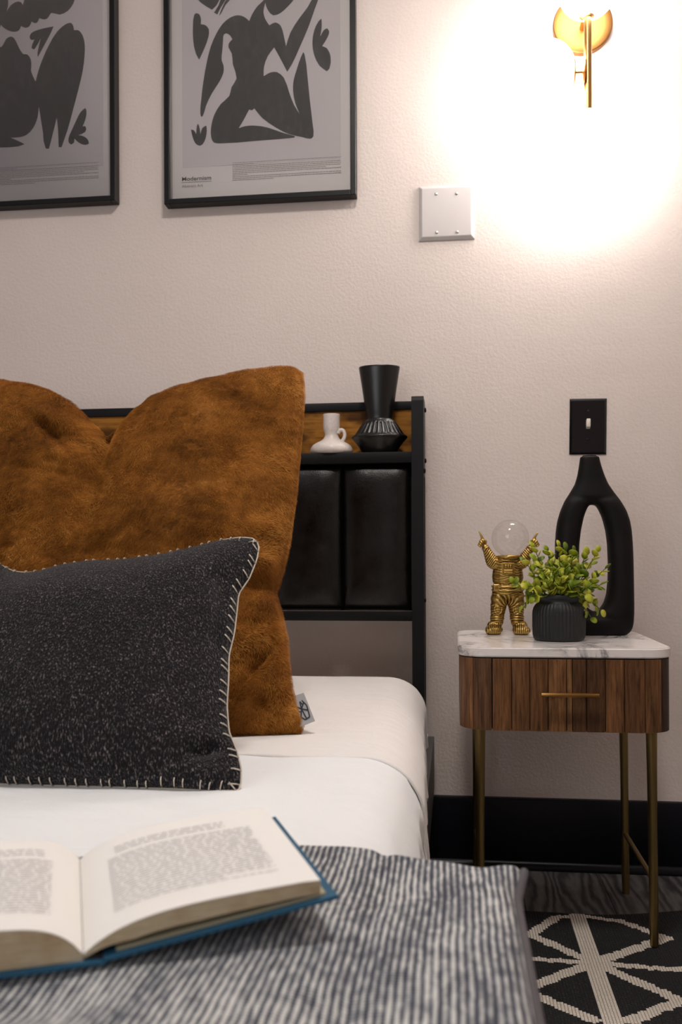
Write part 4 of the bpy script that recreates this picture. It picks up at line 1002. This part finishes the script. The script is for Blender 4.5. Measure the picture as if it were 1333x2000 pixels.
pvz = [(185, 0), (195, 4), (212, 30), (240, 75), (275, 120), (305, 155), (322, 175), (326, 186), (318, 196), (300, 204), (282, 222), (262, 250), (240, 282), (215, 318), (195, 345), (175, 366), (156, 378), (146, 388), (145, 400), (150, 430), (160, 500), (175, 600), (195, 740), (215, 870), (228, 948), (229, 962), (225, 968), (216, 964), (205, 900), (190, 800)]
def grooves(i_, a_, r_, z_):
    zz_ = z_/kz; k_ = np.interp(zz_, [204, 225, 330, 350], [0, 1, 1, 0]); return r_-.0030*k_*(.5+.5*math.cos(a_*26))**2.5
pv2 = []
for (r0, z0_), (r1, z1_) in zip(pvz[:-1], pvz[1:]):
    nseg = 4 if 200 < z0_ < 345 else 1
    for q_ in range(nseg): pv2.append((r0+(r1-r0)*q_/nseg, z0_+(z1_-z0_)*q_/nseg))
pv2.append(pvz[-1])
def squash(i_, a_, r_, z_): return grooves(i_, a_, r_, z_)
V, Fc = lathe_data([(r_*ku*(.96 if z_ < 380 else 1), z_*kz) for r_, z_ in pv2], (vx_, SY, SZ), 312, squash)
V = [(x_, SY+(y_-SY)*(.62 if (z_-SZ)/kz < 370 else .62+.0*1), z_) for x_, y_, z_ in V]
o = pyd('vase_body', V, Fc, BCER, BV); sharp(o.data, 50)

# ------------------------------------------------------------------ wall plates
def plate(name, x0, x1, z0, z1, dpt, bev, m, label, cat):
    e_ = empty(name, ((x0+x1)/2, 0, (z0+z1)/2), label, cat)
    V = [(x0, 0, z0), (x1, 0, z0), (x1, 0, z1), (x0, 0, z1), (x0, -dpt*.35, z0), (x1, -dpt*.35, z0), (x1, -dpt*.35, z1), (x0, -dpt*.35, z1), (x0+bev, -dpt, z0+bev), (x1-bev, -dpt, z0+bev), (x1-bev, -dpt, z1-bev), (x0+bev, -dpt, z1-bev)]
    Fc = [(0, 1, 2, 3), (0, 4, 5, 1), (1, 5, 6, 2), (2, 6, 7, 3), (3, 7, 4, 0), (4, 8, 9, 5), (5, 9, 10, 6), (6, 10, 11, 7), (7, 11, 8, 4), (8, 11, 10, 9)]
    bm = bmesh.new(); vs = [bm.verts.new(v_) for v_ in V]
    for f_ in Fc: bm.faces.new([vs[k_] for k_ in f_])
    bmesh.ops.recalc_face_normals(bm, faces=bm.faces); bmesh.ops.bevel(bm, geom=[e for e in bm.edges if e.calc_length() > 0 and all(v_.co.y < -.0001 for v_ in e.verts)], offset=.0008, segments=2, affect='EDGES')
    bmo('plate', bm, m, e_, auto=25); return e_
pz = at(875, 417, 0); bpz = plate('blank_wall_plate', -.086, .051, 1.546, 1.6815, .009, .008, PLASTIC, 'square white blank wall plate with four screws, below left of the sconce', 'wall plate')
for px, py in ((853, 379), (893, 378), (854, 454), (894, 453)):
    q_ = at(px, py, -.009); V, Fc = tube_data([(q_.x, -.0088, q_.z), (q_.x, -.0102, q_.z), (q_.x, -.011, q_.z)], [.0036, .0036, .002], 14); pyd('screw', V, Fc, SCREW, bpz)
c0, c1 = at(1113, 778, 0), at(1186, 889, 0); sxc = (c0.x+c1.x)/2; szc = (c0.z+c1.z)/2
sw = plate('light_switch', sxc-.044, sxc+.044, szc-.068, szc+.068, .007, .005, BPLAST, 'glossy black light switch plate with a pale toggle above the clay vase', 'light switch')
sw.rotation_euler = (0, math.radians(.8), 0)
tgx = at(1150, 830, -.01)
bm = bmesh.new(); box(bm, tgx.x-.0048, tgx.x+.0048, -.0165, -.006, tgx.z-.010, tgx.z+.010, .0015)
for v_ in bm.verts: v_.co.z += (-.006-v_.co.y)*.5; 
bmo('toggle', bm, TOGGLE, sw, auto=40)
for py in (803, 858):
    q_ = at(1150, py, -.007); V, Fc = tube_data([(q_.x, -.0068, q_.z), (q_.x, -.0078, q_.z), (q_.x, -.0082, q_.z)], [.003, .003, .002], 12); pyd('screw', V, Fc, BPLAST, sw)

# ------------------------------------------------------------------ brass sconce with three opal globes
SN = empty('wall_sconce', (.312, 0, 2.05), 'brass wall sconce with a round backplate and three lit opal globes', 'wall lamp')
dc = at(1139, 48, -.012)
def discprof(name, c, axis, prof, m, parent, n=48):
    V = []; q = Vector((0, 0, 1)).rotation_difference(Vector(axis)).to_matrix()
    V0, Fc = lathe_data(prof, (0, 0, 0), n); V = [Vector(c)+q@Vector(v_) for v_ in V0]; o = pyd(name, V, Fc, m, parent); sharp(o.data, 35); return o
discprof('backplate', (dc.x, 0, dc.z), (0, -1, 0), [(.0705, 0), (.0705, .016), (.069, .018), (.0685, .0182), (.05, .0184), (.002, .0184)], BRASSP, SN, 72)
RY = -.105; rodt = at(1149, 60, RY); rx = rodt.x
gt = at(1149.5, -24, RY); gb = at(1149.5, 275, RY); gl_ = at(1071, 139, RY)
tube('rod', [(rx, RY, gb.z+.060), (rx, RY, gt.z-.060)], .0092, BRASS, SN, n=24)
tube('arm', [(rx, RY, dc.z-.012), (rx, -.015, dc.z-.012)], .0075, BRASS, SN, n=20)
jz = at(1136, 142, RY).z
tube('side_arm', [(rx-.005, RY, jz), (rx-.030, RY, jz)], .0045, BRASS, SN, n=16)
discprof('cup', (rx-.0285, RY, jz), (-1, 0, 0), [(.006, -.001), (.018, 0.0002), (.030, .0025), (.034, .006), (.033, .0065), (.018, .003)], BRASS, SN, 40)
discprof('knob', (rx-.013, RY, jz), (1, 0, 0), [(.008, 0), (.028, .002), (.030, .0035), (.028, .004), (.008, .005)], BRASS, SN, 32)
for g_ in (gt, gb): sphere('globe', (g_.x, RY, g_.z), .0685, OPAL, SN)
sphere('globe', (rx-.030-.0660, RY, gl_.z), .0685, OPAL, SN)
for g_, s_ in ((gt, 1), (gb, -1)): discprof('cup', (rx, RY, g_.z-s_*.0665), (0, 0, s_), [(.011, -.004), (.016, 0), (.020, .001), (.02, .0016), (.006, .0018)], BRASS, SN, 32)

# ------------------------------------------------------------------ framed prints
def poly_obj(name, polys, Y, off, m, parent, sx_=0):
    V = []; Fc = []
    bm = bmesh.new()
    for poly in polys:
        pts = np.array([(at(a_, b_, Y).x, at(a_, b_, Y).z) for a_, b_ in poly])
        # closed Catmull-Rom smoothing lightly
        n = len(pts); out = []
        for i_ in range(n):
            p0_, p1_, p2_, p3_ = pts[i_-1], pts[i_], pts[(i_+1) % n], pts[(i_+2) % n]
            for t in (0, .5):
                if t == 0: out.append(p1_)
                else:
                    a1 = (p1_-p0_); a2 = (p2_-p1_); a3 = (p3_-p2_)
                    c1_ = (a1@a2)/(np.linalg.norm(a1)*np.linalg.norm(a2)+1e-12); c2_ = (a2@a3)/(np.linalg.norm(a2)*np.linalg.norm(a3)+1e-12)
                    m_ = (p1_+p2_)/2
                    if c1_ > .3: m_ = m_+(a1*np.linalg.norm(a2)/np.linalg.norm(a1)-a2)*.06
                    if c2_ > .3: m_ = m_-(a3*np.linalg.norm(a2)/np.linalg.norm(a3)-a2)*.06
                    out.append(m_)
        from mathutils.geometry import delaunay_2d_cdt
        cv2, _, cf, *_r = delaunay_2d_cdt([Vector((p_[0], p_[1])) for p_ in out], [], [list(range(len(out)))], 1, 1e-6)
        vs = [bm.verts.new((p_.x, Y-off, p_.y)) for p_ in cv2]
        for f3 in cf: bm.faces.new([vs[k_] for k_ in f3])
    for f_ in bm.faces:
        f_.normal_update()
        if f_.normal.y > 0: f_.normal_flip()
    me = bpy.data.meshes.new(name); bm.to_mesh(me); bm.free(); return link(name, me, m, parent, smooth=False)
def picture(x0, x1, z0, z1, label):
    e_ = empty('framed_print', ((x0+x1)/2, 0, (z0+z1)/2), label, 'picture', 'framed abstract prints above the bed')
    fw = .0135; D = .034
    bm = bmesh.new()
    for d in ((x0, x0+fw, z0, z1), (x1-fw, x1, z0, z1), (x0+fw, x1-fw, z0, z0+fw), (x0+fw, x1-fw, z1-fw, z1)): box(bm, d[0], d[1], -D, -.001, d[2], d[3], .0012, 1)
    bmo('frame', bm, FRAME, e_, auto=30)
    obox('poster', (x0+fw, x1-fw, -.0105, -.0095, z0+fw, z1-fw), POSTER, e_)
    g_ = .0
    obox('glass', (x0+fw, x1-fw, -.0260, -.0245, z0+fw, z1-fw), GLASS, e_)
    # thin strips: light caught by the frame's inner sides, painted as pale grey
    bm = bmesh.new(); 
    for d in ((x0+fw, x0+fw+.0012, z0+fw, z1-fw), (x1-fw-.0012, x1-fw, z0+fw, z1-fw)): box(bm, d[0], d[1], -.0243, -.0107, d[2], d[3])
    bmo('lit_inner_side', bm, simple('lit_side_grey', (.33, .31, .31), .4), e_)
    return e_
PY_ = -.0105
rx0, rx1, rz0 = at(321, 398, -.034).x, at(696, 381, -.034).x, at(508, 389.5, -.034).z
PW_ = rx1-rx0; PHt = .665
prR = picture(rx0, rx1, rz0, rz0+PHt, 'right black-framed print of a kneeling cut-out figure, titled at the lower left')
lx1 = at(225, 391, -.034).x; lz0 = at(225, 391, -.034).z
prL = picture(lx1-PW_, lx1, lz0, lz0+PHt, 'left black-framed print of a seated cut-out figure, cut by the photo edge')
def R_(pts): return [(340+a_/3.809, b_/3.809) for a_, b_ in pts]
def L_(pts): return [(a_/5.554, b_/5.554) for a_, b_ in pts]
# printed panel: right
def panel(e_, x0, x1, z0):
    px0, px1 = x0+.0415, x1-.040
    obox('printed_panel', (px0, px1, -.0110, -.0106, z0+.100, z0+PHt-.05), PANEL, e_); return px0, px1
pr0, pr1 = panel(prR, rx0, rx1, rz0); panel(prL, lx1-PW_, lx1, lz0)
fig = R_([(690, -60), (672, 0), (625, 45), (585, 105), (562, 158), (530, 130), (480, 114), (420, 132), (365, 178), (318, 250), (275, 350), (245, 470), (222, 600), (205, 740), (198, 850), (206, 872), (218, 862), (240, 790), (285, 695), (340, 610), (370, 545), (372, 490), (357, 450), (362, 380), (368, 300), (372, 262), (390, 250), (418, 264), (436, 294), (410, 325), (408, 355), (432, 400), (440, 480), (468, 585), (430, 650), (414, 715), (350, 775), (300, 860), (278, 950), (280, 1030), (300, 1062), (350, 1068), (600, 1050), (800, 1035), (900, 1025), (902, 1014), (800, 985), (700, 950), (600, 935), (530, 940), (484, 955), (520, 895), (562, 815), (582, 822), (600, 808), (660, 880), (760, 950), (860, 1000), (960, 1022), (1020, 1034), (1040, 1015), (1035, 930), (1015, 760), (995, 560), (975, 410), (965, 388), (945, 430), (915, 520), (892, 600), (888, 680), (905, 770), (938, 850), (895, 780), (860, 690), (820, 580), (770, 538), (720, 540), (670, 568), (672, 500), (700, 420), (748, 355), (790, 430), (845, 535), (880, 480), (935, 360), (1000, 210), (1050, 70), (1075, 0), (1095, -60), (1040, -20), (1000, 50), (940, 130), (870, 240), (836, 345), (820, 270), (795, 190), (755, 168), (712, 190), (680, 140), (668, 90), (680, 30), (700, -60)])
extras = [R_([(690, -60), (682, 20), (700, 75), (740, 116), (790, 102), (850, 50), (900, -10), (920, -60)]),
          R_([(165, -20), (200, 20), (285, 74), (320, 40), (350, -20)]), R_([(300, 95), (325, 110), (350, 60), (400, -20), (360, -20), (335, 40)]), R_([(338, 122), (360, 90), (385, 40), (430, -10), (400, -10), (365, 50), (345, 95)]),
          R_([(152, 115), (165, 100), (190, 108), (203, 140), (202, 182), (235, 188), (262, 220), (258, 280), (225, 370), (190, 446), (165, 400), (146, 310), (143, 200)]),
          R_([(1100, 140), (1102, 200), (1090, 275), (1118, 225), (1140, 210), (1158, 235), (1145, 280), (1105, 345), (1140, 360), (1168, 420), (1160, 510), (1140, 532), (1085, 490), (1045, 410), (1032, 320), (1045, 230), (1078, 160)]),
          R_([(180, 920), (190, 940), (200, 1000), (212, 955), (242, 935), (247, 965), (238, 1030), (215, 1075), (192, 1086), (160, 1065), (138, 1010), (128, 965), (150, 970), (168, 1000), (172, 940)])]
poly_obj('printed_figure', [fig], PY_, .0009, INK, prR); poly_obj('printed_shapes', extras, PY_, .0010, INK, prR)
lf1 = L_([(-300, -40), (90, -40), (92, 60), (75, 125), (120, 60), (195, 18), (235, 30), (250, 60), (280, -40), (820, -40), (800, 40), (740, 120), (650, 162), (560, 142), (520, 200), (480, 214), (432, 198), (405, 248), (375, 252), (348, 236), (320, 290), (280, 304), (232, 284), (215, 325), (170, 348), (100, 335), (40, 300), (15, 272), (0, 305), (-60, 330), (-300, 300)])
lf2 = L_([(-300, 520), (0, 510), (20, 512), (70, 425), (122, 398), (160, 420), (200, 500), (255, 588), (300, 592), (335, 640), (345, 700), (340, 770), (390, 886), (420, 770), (470, 630), (540, 480), (620, 350), (700, 275), (768, 248), (796, 275), (806, 330), (855, 330), (900, 385), (922, 470), (922, 600), (900, 780), (860, 950), (800, 1180), (740, 1400), (672, 1598), (640, 1598), (634, 1420), (620, 1280), (590, 1400), (535, 1615), (500, 1612), (470, 1440), (426, 1160), (410, 1280), (370, 1380), (300, 1460), (230, 1488), (120, 1495), (200, 1530), (270, 1565), (200, 1590), (0, 1602), (-300, 1600)])
lex = [L_([(585, 288), (550, 370), (480, 500), (415, 620), (410, 580), (448, 415), (420, 470), (375, 538), (345, 525), (355, 480), (378, 430), (345, 436), (325, 405), (345, 360), (420, 325), (500, 305)]),
       L_([(930, 1172), (943, 1210), (930, 1300), (900, 1375), (925, 1368), (940, 1395), (925, 1435), (855, 1468), (910, 1480), (960, 1520), (968, 1560), (930, 1575), (860, 1550), (812, 1505), (805, 1550), (775, 1570), (748, 1545), (750, 1490), (780, 1420), (830, 1310), (880, 1215)])]
poly_obj('printed_figure', [lf1, lf2], PY_, .0009, INK, prL); poly_obj('printed_shapes', lex, PY_, .0010, INK, prL)
def smalltext(e_, x0, x1, ztop, seed):
    r_ = random.Random(seed); bm = bmesh.new(); lines = [(0, 1), (.2, .20), (1, 1), (2, 1), (3, 1), (4, .86), (5, 1), (6, .14), (7, 1), (8, 1), (9, .38)]
    z = ztop
    for k_, (_, fr_) in enumerate(lines):
        x_ = x0
        while x_ < x0+(x1-x0)*fr_:
            wl = r_.uniform(.0025, .009); e = min(x_+wl, x0+(x1-x0)*fr_)
            vs = [bm.verts.new((a_, -.0113, b_)) for a_, b_ in ((x_, z), (e, z), (e, z+.0013), (x_, z+.0013))]; bm.faces.new(vs); x_ = e+.0012
        z -= .0044
    return bmo('printed_text', bm, TXT, e_)
tx0, tx1 = at(455, 330, PY_).x, at(667, 320, PY_).x; tz = at(560, 316, PY_).z
smalltext(prR, tx0, tx1, at(560, 313, PY_).z, 3)['kind'] = 'stuff'
lt1 = at(193, 320, PY_).x; smalltext(prL, lt1-(tx1-tx0), lt1, at(120, 322, PY_).z, 4)['kind'] = 'stuff'
def text(name, s, size, loc, m, parent, bold=0, sx_=1):
    c = bpy.data.curves.new(name, 'FONT'); c.body = s; c.size = size; c.offset = bold; c.extrude = .0001; c.materials.append(m)
    t_ = bpy.data.objects.new('tmp', c); COL.objects.link(t_); dg = bpy.context.evaluated_depsgraph_get(); me = bpy.data.meshes.new_from_object(t_.evaluated_get(dg)); bpy.data.objects.remove(t_)
    for v_ in me.vertices: v_.co = Vector((loc[0]+v_.co.x*sx_, loc[1]-v_.co.z, loc[2]+v_.co.y))
    return link(name, me, m, parent, smooth=False)
t0 = at(355.5, 353.5, PY_); t1 = at(413, 350.5, PY_); me_w = t1.x-t0.x
tt = text('title_text', 'Modernism', .0145, (t0.x, -.0112, t0.z-.0005), TXTD, prR, .00012)
wid = max(v_.co.x for v_ in tt.data.vertices)-t0.x
for v_ in tt.data.vertices: v_.co.x = t0.x+(v_.co.x-t0.x)*me_w/wid
obox('title_rule', (t0.x, t1.x+.001, -.0114, -.0110, t0.z-.0048, t0.z-.0042), TXTD, prR)
t2 = at(356, 367, PY_); tt = text('subtitle_text', 'Abstract Art', .0105, (t2.x, -.0112, t2.z), TXT, prR, 0)
wid = max(v_.co.x for v_ in tt.data.vertices)-t2.x; tw = at(397, 365, PY_).x-t2.x
for v_ in tt.data.vertices: v_.co.x = t2.x+(v_.co.x-t2.x)*tw/wid

# fur of the rust pillow, last
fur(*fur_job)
